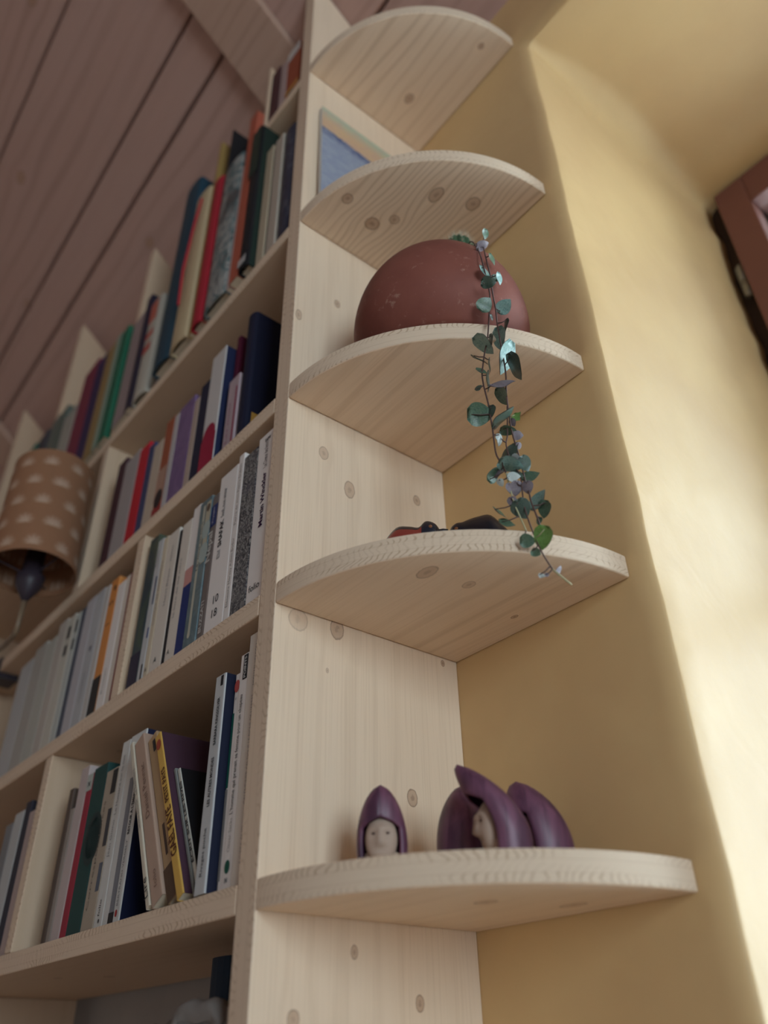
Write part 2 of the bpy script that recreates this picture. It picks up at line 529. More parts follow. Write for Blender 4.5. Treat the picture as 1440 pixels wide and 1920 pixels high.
# the far side of the roof, out of the picture
g = G()
zr = ceil_z(RIDGE_Y)
g.quad([(RX0 - 0.1, RIDGE_Y, zr), (RX1 + 0.1, RIDGE_Y, zr), (RX1 + 0.1, RY - 0.1, 2.45), (RX0 - 0.1, RY - 0.1, 2.45)], [(-2, 0), (2, 0), (2, 2), (-2, 2)])
g.quad([(RX0 - 0.1, RY - 0.1, 2.55), (RX1 + 0.1, RY - 0.1, 2.55), (RX1 + 0.1, RIDGE_Y, zr + 0.1), (RX0 - 0.1, RIDGE_Y, zr + 0.1)])
struct(g.build('ceiling_far', M_ceil, weld=False), 'far slope of the plank ceiling')

# ------------------------------------------------------------------ bookcase
TH = 0.0195
SZ = [2.2996, 1.9622, 1.6872, 1.4639, 1.2380]       # undersides of the quarter-round shelves
M_edge = ply_edge('board_edge', seed=1.0)
M_edge2 = ply_edge('board_edge_panel', seed=6.0, f=120.0, thick=0.0255, st=0.5)
M_panel = pine('panel_pine', knots=[(1.809, -0.194, .010, .005, .75), (1.86, -0.145, .008, .005, .8), (1.64, -0.157, .010, .007, .6), (1.61, -0.126, .013, .008, .7),
    (1.634, -0.04, .008, .006, .8), (1.456, -0.177, .013, .012, .35), (1.459, -0.138, .013, .009, .7), (1.331, -0.061, .009, .007, .85), (1.218, -0.119, .006, .004, .8),
    (1.189, -0.061, .007, .005, .9), (1.178, -0.167, .007, .006, .8), (1.419, -0.147, .003, .002, .6), (1.459, -0.018, .004, .003, 1.0)], seed=2.0, freq=40, strength=0.13, warp=0.010)
KN = {0: [(0.056, -0.066, .010, .008, .85), (0.172, -0.035, .006, .005, .95)],
      1: [(0.058, -0.174, .009, .008, .8), (0.049, -0.132, .011, .011, .9), (0.069, -0.115, .008, .008, .7), (0.123, -0.098, .014, .009, .75), (0.14, -0.057, .012, .010, .75)],
      2: [(0.19, -0.2, .002, .002, .3)],
      3: [(0.111, -0.133, .014, .008, .6), (0.116, -0.094, .008, .006, .5), (0.099, -0.025, .005, .003, .9)],
      4: [(0.103, -0.091, .012, .008, .6), (0.126, -0.033, .014, .008, .5)]}
FRQ = [50, 120, 55, 45, 40]
STR = [0.4, 0.6, 0.35, 0.3, 0.25]
case = tag(empty('bookcase', (-0.0128, -0.1, 0)), 'tall pine bookcase with quarter-round end shelves below a sloping ceiling', 'bookcase')
cl = case.location.copy()
def cpart(g, name, mats, rot=True, bevel=0.0012):
    """rot: vertices given in the book-section frame, else in world coordinates"""
    if rot:
        g.v = [tuple(W(*p) - cl) for p in g.v]
    else:
        g.v = [tuple(Vector(p) - cl) for p in g.v]
    return g.build(name, mats, case, bevel=bevel)
# end panel, its top cut to the roof slope
g = G()
xa, xb = -0.0255, 0.0
poly = [(-0.2, 0.0), (0.0, 0.0), (0.0, ceil_z(0) - 0.003), (-0.2, ceil_z(-0.2) - 0.003)]
g.quad([(xb, y, z) for y, z in poly], [(z, y) for y, z in poly])
g.quad([(xa, y, z) for y, z in reversed(poly)], [(z, y + 0.5) for y, z in reversed(poly)])
g.quad([(xa, -0.2, 0), (xb, -0.2, 0), (xb, -0.2, poly[3][1]), (xa, -0.2, poly[3][1])], [(0, 0), (0, 0.0255), (poly[3][1], 0.0255), (poly[3][1], 0)], 1)
g.quad([(xb, 0, 0), (xa, 0, 0), (xa, 0, poly[2][1]), (xb, 0, poly[2][1])], [(0, 0), (0, .03), (2.4, .03), (2.4, 0)])
g.quad([(xa, -0.2, poly[3][1]), (xb, -0.2, poly[3][1]), (xb, 0, poly[2][1]), (xa, 0, poly[2][1])])
g.quad([(xa, 0, 0), (xb, 0, 0), (xb, -0.2, 0), (xa, -0.2, 0)])
p = cpart(g, 'end_panel', [M_panel, M_edge2], False)
p['label'] = 'knotty pine end panel'
# quarter-round shelves
R = 0.2
for i, z in enumerate(SZ):
    mt = pine('shelf_pine', knots=KN[i], seed=20.0 + i * 3.7, freq=FRQ[i], strength=STR[i], warp=0.03)
    me = ply_edge('shelf_edge', seed=30.0 + i, f=170.0)
    g = G()
    N = 40
    arc = [(R * math.cos(math.pi / 2 * k / N), -R * math.sin(math.pi / 2 * k / N)) for k in range(N + 1)]
    pts = [(0.0005, -0.0005)] + [(max(x, 0.0005), min(y, -0.0005)) for x, y in arc]
    g.quad([(x, y, z) for x, y in reversed(pts)], [(x, y) for x, y in reversed(pts)])
    g.quad([(x, y, z + TH) for x, y in pts], [(x, y + 0.4) for x, y in pts])
    for k in range(len(pts)):
        a, b = pts[k], pts[(k + 1) % len(pts)]
        if 1 <= k < len(pts) - 1:
            u0, u1 = R * math.pi / 2 * (k - 1) / N, R * math.pi / 2 * k / N
        else:
            u0, u1 = 0, R
        g.quad([(*b, z), (*a, z), (*a, z + TH), (*b, z + TH)], [(u1, 0), (u0, 0), (u0, TH), (u1, TH)], 1)
    o = cpart(g, 'quarter_shelf', [mt, me], False, 0.0014)
# straight shelves for the books
LEFT = -1.75
DEP = 0.196
ROWZ = {'0': 2.2996 + TH, '1': 1.9622 + TH, '2': 1.6872 + TH, '3': 1.4639 + TH, '4': 1.2380 + TH, '5': 0.93 + TH}
for k, (zz, x0) in enumerate(((2.2996, -0.1005), (1.9622, LEFT), (1.6872, LEFT), (1.4639, LEFT), (1.2380, LEFT), (0.93, LEFT), (0.06, LEFT))):
    mt = pine('book_shelf_pine', (0.60, 0.45, 0.32), knots=[(-0.18 - 0.07 * k, 0.06, .008, .006, .8), (-0.42, 0.10, .01, .007, .7)], seed=50.0 + k, freq=45, strength=0.3, warp=0.02)
    g = G()
    box_faces(g, x0, -0.0005, 0.0, DEP, zz, zz + TH, 'x', ('-y',))
    cpart(g, 'shelf_board', [mt, M_edge])
M_div = pine('divider_pine', (0.60, 0.45, 0.32), knots=[(1.55, 0.02, .008, .006, .8), (1.30, 0.05, .02, .008, .5)], seed=70.0, freq=40, strength=0.3)
def divider(x0, z0, z1, top=None, th=0.0195):
    g = G()
    x1 = x0 + th
    if top is None:
        box_faces(g, x0, x1, 0.001, DEP - 0.002, z0 + 0.0003, z1 - 0.0003, 'z', ('-y',))
    else:
        zb = top - 0.83 * (DEP - 0.002)
        f = [(0.001, z0 + 0.0003), (DEP - 0.002, z0 + 0.0003), (DEP - 0.002, zb), (0.001, top)]
        g.quad([(x1, a, b) for a, b in f], [(b, a) for a, b in f])
        g.quad([(x0, a, b) for a, b in reversed(f)], [(b, a) for a, b in reversed(f)])
        g.quad([(x0, f[0][0], f[0][1]), (x1, f[0][0], f[0][1]), (x1, f[3][0], f[3][1]), (x0, f[3][0], f[3][1])], [(0, 0), (0, .0195), (.5, .0195), (.5, 0)], 1)
        for a, b in ((1, 2), (2, 3), (0, 1)):
            g.quad([(x0, *f[a]), (x0, *f[b]), (x1, *f[b]), (x1, *f[a])], [(0, 0), (.2, 0), (.2, .02), (0, .02)])
    cpart(g, 'divider', [M_div, M_edge])
divider(-0.1005, ROWZ['0'], 0, 2.50, 0.0065)
divider(-0.503, ROWZ['1'], 0, 2.435)
divider(-0.893, ROWZ['1'], 0, 2.56)
divider(-1.262, ROWZ['1'], 0, 2.56)
divider(-0.5146, ROWZ['2'], 1.9622)
divider(-1.30, ROWZ['2'], 1.9622)
divider(-0.2995, ROWZ['3'], 1.6872)
divider(-0.90, ROWZ['3'], 1.6872)
divider(-0.4676, ROWZ['4'], 1.4639)
divider(-1.1, ROWZ['4'], 1.4639)
divider(-0.75, ROWZ['5'], 1.2380)
divider(-0.75, 0.0795, 0.93)
divider(LEFT - 0.0195, 0.0, 0, 2.56)

# ------------------------------------------------------------------ books
_tc = {}
def text_geo(s, size, bold=False, width=None):
    k = (s, size, bold, width)
    if k in _tc:
        return _tc[k]
    cu = bpy.data.curves.new('lettering', 'FONT')
    cu.body = s
    cu.size = size
    cu.resolution_u = 2
    if bold:
        cu.offset = size * 0.022
    o = bpy.data.objects.new('lettering', cu)
    col.objects.link(o)
    bpy.context.view_layer.update()
    dg = bpy.context.evaluated_depsgraph_get()
    me = bpy.data.meshes.new_from_object(o.evaluated_get(dg))
    vs = [tuple(v.co) for v in me.vertices]
    fs = [tuple(p.vertices) for p in me.polygons]
    bpy.data.objects.remove(o)
    bpy.data.curves.remove(cu)
    bpy.data.meshes.remove(me)
    if vs:
        x0 = min(v[0] for v in vs); x1 = max(v[0] for v in vs)
        y0 = min(v[1] for v in vs); y1 = max(v[1] for v in vs)
        sc = (width / (x1 - x0)) if width else 1.0
        vs = [((v[0] - x0) * sc, v[1] - (y0 + y1) / 2) for v in vs]
    _tc[k] = (vs, fs)
    return _tc[k]

M_pages = plain('page_paper', (0.62, 0.55, 0.43), 0.8, 0.15, 300.0)
WHT = (0.76, 0.715, 0.69); OFF = (0.66, 0.605, 0.54); CRM = (0.60, 0.52, 0.40); INK = (0.03, 0.03, 0.035)
NAVY = (0.010, 0.013, 0.034); BLK = (0.015, 0.015, 0.018); GRYW = (0.50, 0.51, 0.52)

def bark_mat():
    t = NT('winter_branches_print')
    o, x, y, z = t.obj()
    n1 = t.noise(o, 160.0, 4.0, 0.7, 2.5)
    n2 = t.noise(o, 25.0, 2.0)
    c = t.mix(t.mapr(n1, 0.42, 0.62), (0.03, 0.03, 0.04), (0.30, 0.30, 0.29))
    c = t.mix(t.mapr(n2, 0.5, 0.75, 0, 0.7), c, (0.04, 0.045, 0.09))
    return t.out(c, 0.4)
def mottle_mat(a, b, c3, sc=60.0):
    t = NT('mottled_print')
    o, x, y, z = t.obj()
    n1 = t.noise(o, sc, 3.0, 0.6, 1.5)
    n2 = t.noise(o, sc * 0.4, 2.0, 0.6, 0.8)
    c = t.mix(t.mapr(n1, 0.42, 0.58), a, b)
    c = t.mix(t.mapr(n2, 0.5, 0.62, 0, 0.9), c, c3)
    return t.out(c, 0.45)

def book(row, xl, xr, h, color, label, s=0.004, d=0.112, hard=False, side=None, tilt=0.0, extras=(), mat=None, name='book', cat='book', group=None, z=None, yaw=0.0):
    """upright book: spine towards the room; tilt leans the top towards the left"""
    th = (xr - xl) * math.cos(tilt) - 0.0006
    zb = (ROWZ[row] if z is None else z) + 0.0003
    root = empty(name, W(xl + 0.0003 + th / 2 * math.cos(tilt), s, zb - th / 2 * math.sin(tilt)), (0, tilt, ROT + yaw))
    tag(root, label, cat, group)
    m0 = mat or paper(color, 0.45 if hard else 0.5)
    m1 = paper(side, 0.45) if side else m0
    w = 0.0022 if hard else 0.0007
    hw = th / 2
    # outer profile (x, y), from back board round the spine to the front board
    prof = [(-hw, d)]
    if hard:
        b = min(0.005, hw * 0.5)
        for k in range(7):
            a = math.pi * k / 6
            prof.append((-hw * math.cos(a), b - b * math.sin(a) + 0.0))
    else:
        r = min(0.0012, hw * 0.4)
        prof += [(-hw, r), (-hw + r * 0.3, r * 0.3), (-hw + r, 0), (hw - r, 0), (hw - r * 0.3, r * 0.3), (hw, r)]
    prof.append((hw, d))
    inn = []
    for (x, y) in prof:
        xi = max(-hw + w, min(hw - w, x))
        inn.append((xi, max(y, 0) + (w if abs(abs(x) - hw) > 1e-6 or y < d * 0.5 else 0)))
    g = G()
    n = len(prof)
    for k in range(n - 1):
        a, b2 = prof[k], prof[k + 1]
        mi = 1 if k == n - 2 else 0
        g.quad([(*a, 0), (*b2, 0), (*b2, h), (*a, h)], None, mi)
        ia, ib = inn[k], inn[k + 1]
        g.quad([(*ib, 0), (*ia, 0), (*ia, h), (*ib, h)], None, mi)
        g.quad([(*a, h), (*b2, h), (*ib, h), (*ia, h)], None, mi)
        g.quad([(*b2, 0), (*a, 0), (*ia, 0), (*ib, 0)], None, mi)
    for k in (0, n - 1):
        a, ia = prof[k], inn[k]
        g.quad([(*a, 0), (*ia, 0), (*ia, h), (*a, h)], None, 1 if k else 0)
    cov = g.build('cover', [m0, m1], root)
    e = 0.003 if hard else 0.0004
    pg = G()
    y0 = (0.008 if hard else w + 0.0006)
    box_faces(pg, -hw + w + 0.0002, hw - w - 0.0002, y0, d - e - 0.0005, e, h - e)
    pg.build('page_block', M_pages, root)
    for ex in extras:
        kind = ex[0]
        if kind == 'text':          # text, size, z start, x offset, colour, bold, length
            _, s_, size, z0, xo, c, bold, ln = ex
            vs, fs = text_geo(s_, size, bold, ln)
            mesh_obj('title_lettering', [(xo - v[1], -0.0005, z0 + v[0]) for v in vs], fs, paper(c), cov)
        elif kind == 'htext':
            _, s_, size, z0, xo, c, bold, ln = ex
            vs, fs = text_geo(s_, size, bold, ln)
            mx_ = max(v[0] for v in vs) / 2
            mesh_obj('lettering', [(xo + v[0] - mx_, -0.0005, z0 + v[1]) for v in vs], fs, paper(c), cov)
        elif kind == 'ctext':       # on the front cover
            _, s_, size, yy, z0, c, bold = ex
            vs, fs = text_geo(s_, size, bold)
            mesh_obj('cover_lettering', [(hw + 0.0004, yy + v[0], z0 + v[1]) for v in vs], fs, paper(c), cov)
        elif kind == 'band':        # printed band across the spine, optionally round onto the front cover
            _, z0, z1, c, wrap = ex
            g2 = G()
            b = 0.0003
            g2.quad([(-hw, -b, z0), (hw + b, -b, z0), (hw + b, -b, z1), (-hw, -b, z1)])
            g2.quad([(-hw, 0.0002, z0), (-hw, -b, z0), (-hw, -b, z1), (-hw, 0.0002, z1)])
            if wrap:
                g2.quad([(hw + b, -b, z0), (hw + b, wrap, z0), (hw + b, wrap, z1), (hw + b, -b, z1)])
            if hard:
                g2.v = [(x, y + (0.0 if abs(x) < hw else 0.0), q) for x, y, q in g2.v]
            g2.build('printed_band', paper(c, 0.4), cov)
        elif kind == 'stripe':      # x from -1..1 of half width
            _, xa, xb, z0, z1, c = ex
            g2 = G()
            g2.quad([(xa * hw, -0.0003, z0), (xb * hw, -0.0003, z0), (xb * hw, -0.0003, z1), (xa * hw, -0.0003, z1)])
            g2.quad([(xb * hw, -0.00005, z0), (xa * hw, -0.00005, z0), (xa * hw, -0.00005, z1), (xb * hw, -0.00005, z1)])
            g2.build('printed_stripe', paper(c, 0.4), cov, weld=False)
        elif kind == 'disc':
            _, xo, z0, r, c = ex
            vs = [(xo * hw + r * 0.75 * math.cos(2 * math.pi * k / 16), -0.0004, z0 + r * math.sin(2 * math.pi * k / 16)) for k in range(16)]
            mesh_obj('printed_dot', vs, [tuple(range(16))], paper(c, 0.4), cov)
        elif kind == 'cband':       # panel printed on the front cover
            _, ya, yb, z0, z1, c = ex
            g2 = G()
            g2.quad([(hw + 0.0003, ya, z0), (hw + 0.0003, yb, z0), (hw + 0.0003, yb, z1), (hw + 0.0003, ya, z1)])
            g2.build('cover_panel', paper(c, 0.4), cov, weld=False)
        elif kind == 'ribbon':
            vs, fs = tube([(hw * 0.2, -0.001, h - 0.02), (hw * 0.0, -0.004, h * 0.75), (-hw * 0.25, -0.006, h * 0.45), (hw * 0.25, -0.008, h * 0.2)], 0.0022, 6)
            mesh_obj('ribbon_marker', vs, fs, paper((0.40, 0.03, 0.04)), cov)
    return root

GR = {'0': 'books on the short top shelf', '1': 'tall books on the second shelf', '2': 'books on the third shelf', '3': 'paperbacks on the fourth shelf', '4': 'paperbacks on the fifth shelf'}
def B(row, xl, xr, h, color, label, **k):
    return book(row, xl, xr, h, color, label, group=GR[row], **k)

GRY = (0.25, 0.25, 0.26)
# fourth shelf: white paperbacks, right to left
B('3', -0.0316, -0.0008, 0.1893, WHT, 'white paperback against the end panel lettered Martin Winckler', extras=[('text', 'Martin Winckler', 0.0092, 0.078, 0.0005, (0.05, 0.02, 0.06), True, 0.062), ('text', 'Le Chœur des femmes', 0.0098, 0.146, 0.0005, (0.10, 0.09, 0.10), False, 0.036), ('htext', 'folio', 0.0098, 0.016, -0.0015, INK, False, None), ('htext', '5138', 0.005, 0.181, 0.002, INK, True, None)])
B('3', -0.0584, -0.0316, 0.183, GRY, 'paperback with a grey photo of tangled branches on its spine', mat=bark_mat(), extras=[('text', 'SAUVAGE', 0.006, 0.12, -0.004, (0.35, 0.35, 0.33), False, 0.045)])
B('3', -0.0696, -0.0584, 0.192, WHT, 'thin white paperback between the branch-photo book and the Shafak book', extras=[('text', 'Éléonore Harvey Adam Bodor', 0.0058, 0.015, 0.0, (0.30, 0.29, 0.28), False, 0.075), ('text', 'Pierre de mon Pierre Dubois', 0.0058, 0.105, 0.0, (0.30, 0.29, 0.28), False, 0.075)])
B('3', -0.1052, -0.0696, 0.1842, WHT, 'thick white paperback lettered Elif Shafak with a large 10 and 18', extras=[('text', 'Elif', 0.0088, 0.080, -0.004, GRY, False, None), ('text', 'SHAFAK', 0.0100, 0.0935, -0.004, INK, True, 0.032), ('text', 'Soufi, mon amour', 0.0088, 0.129, -0.004, GRY, True, 0.036), ('htext', '10', 0.0125, 0.034, 0.001, INK, False, None), ('htext', '18', 0.0125, 0.019, 0.001, INK, False, None)])
B('3', -0.1182, -0.1052, 0.168, (0.17, 0.14, 0.13), 'grey-brown travel paperback lettered Népal on its spine', side=(0.2, 0.2, 0.22), extras=[('text', 'Népal', 0.0125, 0.086, -0.0005, (0.55, 0.53, 0.5), True, 0.036), ('text', 'BUZZATI', 0.0075, 0.008, -0.0005, (0.5, 0.48, 0.46), True, 0.034), ('band', 0.128, 0.155, (0.02, 0.035, 0.14), 0), ('text', 'Voyages', 0.005, 0.131, 0.0, (0.5, 0.5, 0.55), False, 0.021)])
B('3', -0.1441, -0.1182, 0.172, (0.11, 0.16, 0.18), 'paperback with a comic drawing in teal and cream on its spine', s=0.003, mat=mottle_mat((0.10, 0.15, 0.17), (0.14, 0.20, 0.22), (0.17, 0.20, 0.19), 40), extras=[('stripe', -0.3, 0.05, 0.012, 0.165, (0.47, 0.46, 0.38)), ('stripe', 0.25, 0.98, 0.09, 0.166, (0.44, 0.40, 0.30)), ('disc', -0.1, 0.014, 0.004, (0.47, 0.46, 0.38)), ('disc', 0.62, 0.102, 0.012, (0.36, 0.42, 0.40)), ('disc', 0.62, 0.13, 0.011, (0.36, 0.42, 0.40)), ('disc', 0.6, 0.158, 0.005, (0.12, 0.08, 0.06)), ('text', 'Là, tout en haut', 0.0045, 0.085, -0.0015, INK, False, 0.06)])
B('3', -0.1613, -0.1441, 0.1753, WHT, 'paperback with a white top, pink block and dark blue lower spine', extras=[('band', 0.0, 0.078, (0.012, 0.03, 0.15), 0.1), ('band', 0.078, 0.098, (0.55, 0.27, 0.25), 0.1)])
B('3', -0.1834, -0.1613, 0.1658, OFF, 'cream-white paperback right of the one with a black stripe', extras=[('text', 'le livre de ma mère', 0.006, 0.05, -0.003, GRY, False, 0.07), ('htext', 'A', 0.008, 0.012, -0.003, INK, False, None)])
B('3', -0.1902, -0.1834, 0.162, BLK, 'very thin black paperback among the white ones')
B('3', -0.2181, -0.1902, 0.1692, OFF, 'cream paperback left of the very thin black one', extras=[('text', 'Henri Bosco', 0.0065, 0.075, 0.002, GRY, False, 0.045), ('text', 'Malicroix', 0.006, 0.13, 0.002, GRY, False, 0.02), ('htext', 'A', 0.009, 0.014, 0.0, INK, False, None)])
B('3', -0.2301, -0.2181, 0.1718, CRM, 'thin cream paperback beside the white one with dark blue dashes', extras=[('text', 'contes et nouvelles', 0.0055, 0.06, 0.0, GRY, False, 0.08), ('htext', 'A', 0.007, 0.01, 0.0, INK, False, None)])
B('3', -0.2448, -0.2301, 0.1748, GRYW, 'cool white paperback with dark blue dashes, right of the dark teal book', extras=[('stripe', 0.35, 0.75, 0.09, 0.125, (0.03, 0.04, 0.12)), ('stripe', 0.3, 0.7, 0.05, 0.062, (0.03, 0.06, 0.22)), ('text', 'Récits', 0.006, 0.14, -0.002, GRY, False, 0.02), ('stripe', 0.2, 0.6, 0.003, 0.02, BLK)])
B('3', -0.2687, -0.2448, 0.188, (0.03, 0.07, 0.075), 'dark teal book next to the divider on the white paperback shelf', mat=mottle_mat((0.02, 0.045, 0.06), (0.045, 0.075, 0.055), (0.09, 0.10, 0.06), 12), extras=[('band', 0.0, 0.04, (0.025, 0.022, 0.05), 0)])
B('3', -0.3248, -0.3042, 0.1647, OFF, 'cream paperback with a thin dark red edge left of the divider', extras=[('stripe', 0.45, 0.95, 0.0, 0.1645, (0.20, 0.03, 0.035))])
B('3', -0.3479, -0.3248, 0.163, WHT, 'white paperback between the orange one and the dark red edged one', extras=[('text', 'Roman', 0.006, 0.02, 0.0, GRY, False, 0.03)])
B('3', -0.3712, -0.3479, 0.1785, (0.62, 0.25, 0.07), 'orange paperback with a black block at its foot', extras=[('band', 0.0, 0.048, BLK, 0), ('disc', 0.3, 0.165, 0.004, BLK), ('disc', 0.3, 0.145, 0.0025, BLK), ('disc', -0.4, 0.145, 0.0025, BLK), ('stripe', -0.5, 0.5, 0.115, 0.116, BLK)])
pal = [(-0.3901, -0.3736, .178, (0.50, 0.48, 0.46), 'pale paperback just left of the orange one'), (-0.4196, -0.3901, .1813, (0.42, 0.43, 0.45), 'blue-grey paperback, second left of the orange one'),
       (-0.4480, -0.4196, .1822, (0.44, 0.43, 0.46), 'lilac-grey paperback, third left of the orange one'), (-0.4635, -0.4480, .178, (0.08, 0.09, 0.12), 'thin dark slate paperback among the pale ones at left'),
       (-0.4840, -0.4635, .1779, (0.47, 0.50, 0.48), 'pale paperback with two dark marks near its top'), (-0.5145, -0.4840, .183, (0.52, 0.50, 0.44), 'cream paperback left of the one with two dark marks'),
       (-0.5445, -0.5145, .1876, (0.46, 0.42, 0.38), 'beige paperback, fourth from the left frame edge'), (-0.5843, -0.5445, .1736, (0.42, 0.42, 0.38), 'pale olive paperback, third from the left frame edge'),
       (-0.6302, -0.5843, .18, (0.38, 0.36, 0.33), 'dull beige thick paperback, second from the left frame edge'), (-0.6852, -0.6302, .1716, (0.42, 0.42, 0.42), 'grey-white thick paperback cut by the left frame edge'), ]
for a, b, h, c, l in pal:
    ex = []
    if 'two dark' in l:
        ex = [('stripe', -0.3, 0.4, 0.15, 0.168, INK), ('stripe', -0.3, 0.4, 0.125, 0.14, INK)]
    elif 'blue-grey' in l:
        ex = [('disc', 0.2, 0.1, 0.004, (0.1, 0.1, 0.14)), ('text', 'nouvelles', 0.006, 0.03, 0, (0.2, 0.2, 0.24), False, 0.04)]
    elif 'cream paperback left' in l:
        ex = [('stripe', 0.5, 1.0, 0.03, 0.05, (0.1, 0.12, 0.2)), ('stripe', 0.55, 1.0, 0.06, 0.068, (0.1, 0.12, 0.2))]
    B('3', a, b, h, c, l, extras=ex)

# fifth shelf
B('4', -0.0212, -0.0008, 0.196, OFF, 'cream tall paperback on the calendar of trees against the end panel', s=0.006, extras=[('text', 'ACTES SUD', 0.0055, 0.014, 0.003, GRY, False, 0.027), ('text', 'CALENDRIER CELTIQUE LE SIGNE DE L’ARBRE', 0.0058, 0.056, 0.003, GRY, False, 0.085), ('text', 'MICHAEL VESCOLI', 0.0058, 0.149, 0.003, GRY, False, 0.036)])
B('4', -0.0350, -0.0214, 0.183, WHT, 'white paperback on the man who mistook his wife for a hat', s=0.007, extras=[('text', 'L’homme qui prenait sa femme pour un chapeau', 0.0066, 0.053, 0.0, (0.06, 0.06, 0.06), False, 0.094), ('text', 'Oliver Sacks', 0.006, 0.026, 0.0, (0.40, 0.38, 0.36), False, 0.024), ('disc', 0.0, 0.016, 0.0048, (0.01, 0.09, 0.06)), ('htext', 'M', 0.005, 0.007, 0.0, GRY, True, None), ('stripe', -0.15, 0.85, 0.160, 0.182, BLK), ('text', 'POINTS', 0.0046, 0.1612, 0.0022, (0.6, 0.6, 0.6), True, 0.019)])
B('4', -0.0430, -0.0352, 0.169, WHT, 'thin paperback with a green and grey stripe and red dot', s=0.008, extras=[('stripe', -0.9, -0.1, 0.075, 0.135, (0.01, 0.10, 0.08)), ('stripe', -0.9, -0.1, 0.008, 0.074, (0.22, 0.22, 0.22)), ('disc', 0.2, 0.158, 0.0055, (0.50, 0.10, 0.09)), ('htext', 'e', 0.005, 0.147, 0.0005, GRY, False, None)])
B('4', -0.0605, -0.0435, 0.170, GRYW, 'grey-white pocket book with a dark navy front cover', s=-0.001, side=NAVY, extras=[('text', 'Rivages poche', 0.0055, 0.012, 0.001, INK, False, 0.034), ('text', 'LES AUTRES MONDES', 0.0055, 0.062, 0.001, INK, True, 0.038), ('text', 'BARBARA KINGSOLVER', 0.0055, 0.110, 0.001, INK, True, 0.040), ('stripe', 0.15, 0.6, 0.160, 0.169, BLK)])
# the leaning group: tops rest towards the left
TL = -0.375
B('4', -0.0670, -0.0612, 0.124, (0.55, 0.55, 0.50), 'thin white booklet leaning, its black cover lettered Rainer', s=0.006, d=0.10, side=BLK, tilt=-0.500, extras=[('text', 'ÉCRIT SUR LES RIVES', 0.0042, 0.03, 0.0, INK, True, 0.08), ('ctext', 'Rainer', 0.011, 0.018, 0.070, (0.45, 0.45, 0.46), True), ('ctext', 'Notes', 0.011, 0.018, 0.057, (0.45, 0.45, 0.46), True)])
B('4', -0.0714, -0.0671, 0.126, (0.22, 0.23, 0.22), 'thin grey-green booklet leaning beside the black Rainer booklet', s=0.005, d=0.10, tilt=-0.500)
B('4', -0.0840, -0.0716, 0.166, (0.62, 0.38, 0.09), 'yellow paperback lettered Gaël Faye Petit Pays, leaning left', s=-0.002, tilt=-0.500, side=(0.075, 0.035, 0.055), extras=[('text', 'GAËL FAYE', 0.0125, 0.036, 0.0, (0.10, 0.03, 0.015), True, 0.047), ('text', 'PETIT PAYS', 0.0085, 0.089, 0.001, (0.10, 0.03, 0.015), True, 0.036), ('disc', 0.0, 0.154, 0.0055, (0.35, 0.06, 0.03))])
B('4', -0.1035, -0.0842, 0.169, (0.40, 0.27, 0.15), 'tan paperback leaning between Petit Pays and the pink-beige one', s=0.001, tilt=-0.500, extras=[('stripe', 0.0, 0.5, 0.150, 0.163, BLK), ('band', 0.0, 0.03, (0.09, 0.05, 0.03), 0), ('stripe', -0.2, 0.2, 0.04, 0.07, (0.07, 0.04, 0.03))])
B('4', -0.1247, -0.1037, 0.172, (0.44, 0.31, 0.24), 'fat pink-beige worn paperback lettered Daniel Pennac, leaning', s=-0.002, tilt=-0.500, extras=[('text', 'Daniel Pennac', 0.0095, 0.080, 0.001, (0.22, 0.13, 0.10), False, 0.06), ('text', 'folio', 0.007, 0.012, 0.001, (0.22, 0.13, 0.10), False, 0.016)])
B('4', -0.1330, -0.1249, 0.174, (0.58, 0.52, 0.42), 'thin cream paperback leaning left of the pink-beige Pennac', s=-0.003, tilt=-0.500, extras=[('text', 'Simone Beauvoir', 0.005, 0.075, 0.0, GRY, False, 0.032), ('text', 'La Dernière', 0.0058, 0.112, 0.0, GRY, False, 0.03), ('text', 'Lire', 0.009, 0.008, 0.0, INK, False, 0.018)])
B('4', -0.2508, -0.2161, 0.1741, (0.60, 0.61, 0.60), 'white book with a grey stripe, its dark blue cover lettered Retour', s=0.012, side=(0.008, 0.012, 0.045), extras=[('stripe', -0.25, 0.3, 0.012, 0.13, (0.20, 0.21, 0.24)), ('stripe', -0.3, 0.32, 0.0, 0.012, BLK), ('text', 'BERTRAND VERGELY', 0.0055, 0.016, 0.0105, GRY, False, 0.055), ('text', 'RETOUR À L’ÉMERVEILLEMENT', 0.0062, 0.076, 0.0105, INK, True, 0.062), ('disc', 0.62, 0.01, 0.003, (0.35, 0.03, 0.03)), ('ctext', 'RETOUR À', 0.018, 0.022, 0.070, (0.46, 0.47, 0.5), False), ('ctext', 'L’ÉMERVEILLEMENT', 0.018, 0.022, 0.045, (0.46, 0.47, 0.5), False)])
B('4', -0.2700, -0.2510, 0.1732, (0.60, 0.60, 0.58), 'white folio paperback lettered Le Hussard sur le toit', s=0.012, extras=[('text', 'Jean Giono', 0.0066, 0.062, 0.0, GRY, False, 0.034), ('text', 'Le Hussard sur le toit', 0.0070, 0.101, 0.0, GRY, False, 0.058), ('text', 'folio', 0.006, 0.012, 0.0, INK, False, 0.014), ('disc', 0.2, 0.008, 0.0018, INK)])
B('4', -0.2996, -0.2702, 0.1506, (0.40, 0.34, 0.27), 'tan paperback with black and white pictures, right of the dark green one', s=0.012, extras=[('stripe', 0.2, 0.95, 0.125, 0.149, BLK), ('stripe', 0.4, 0.95, 0.075, 0.11, (0.05, 0.05, 0.06)), ('stripe', 0.45, 0.95, 0.035, 0.06, (0.10, 0.12, 0.16)), ('text', 'Correspondances', 0.006, 0.02, -0.005, (0.15, 0.12, 0.1), False, 0.1)])
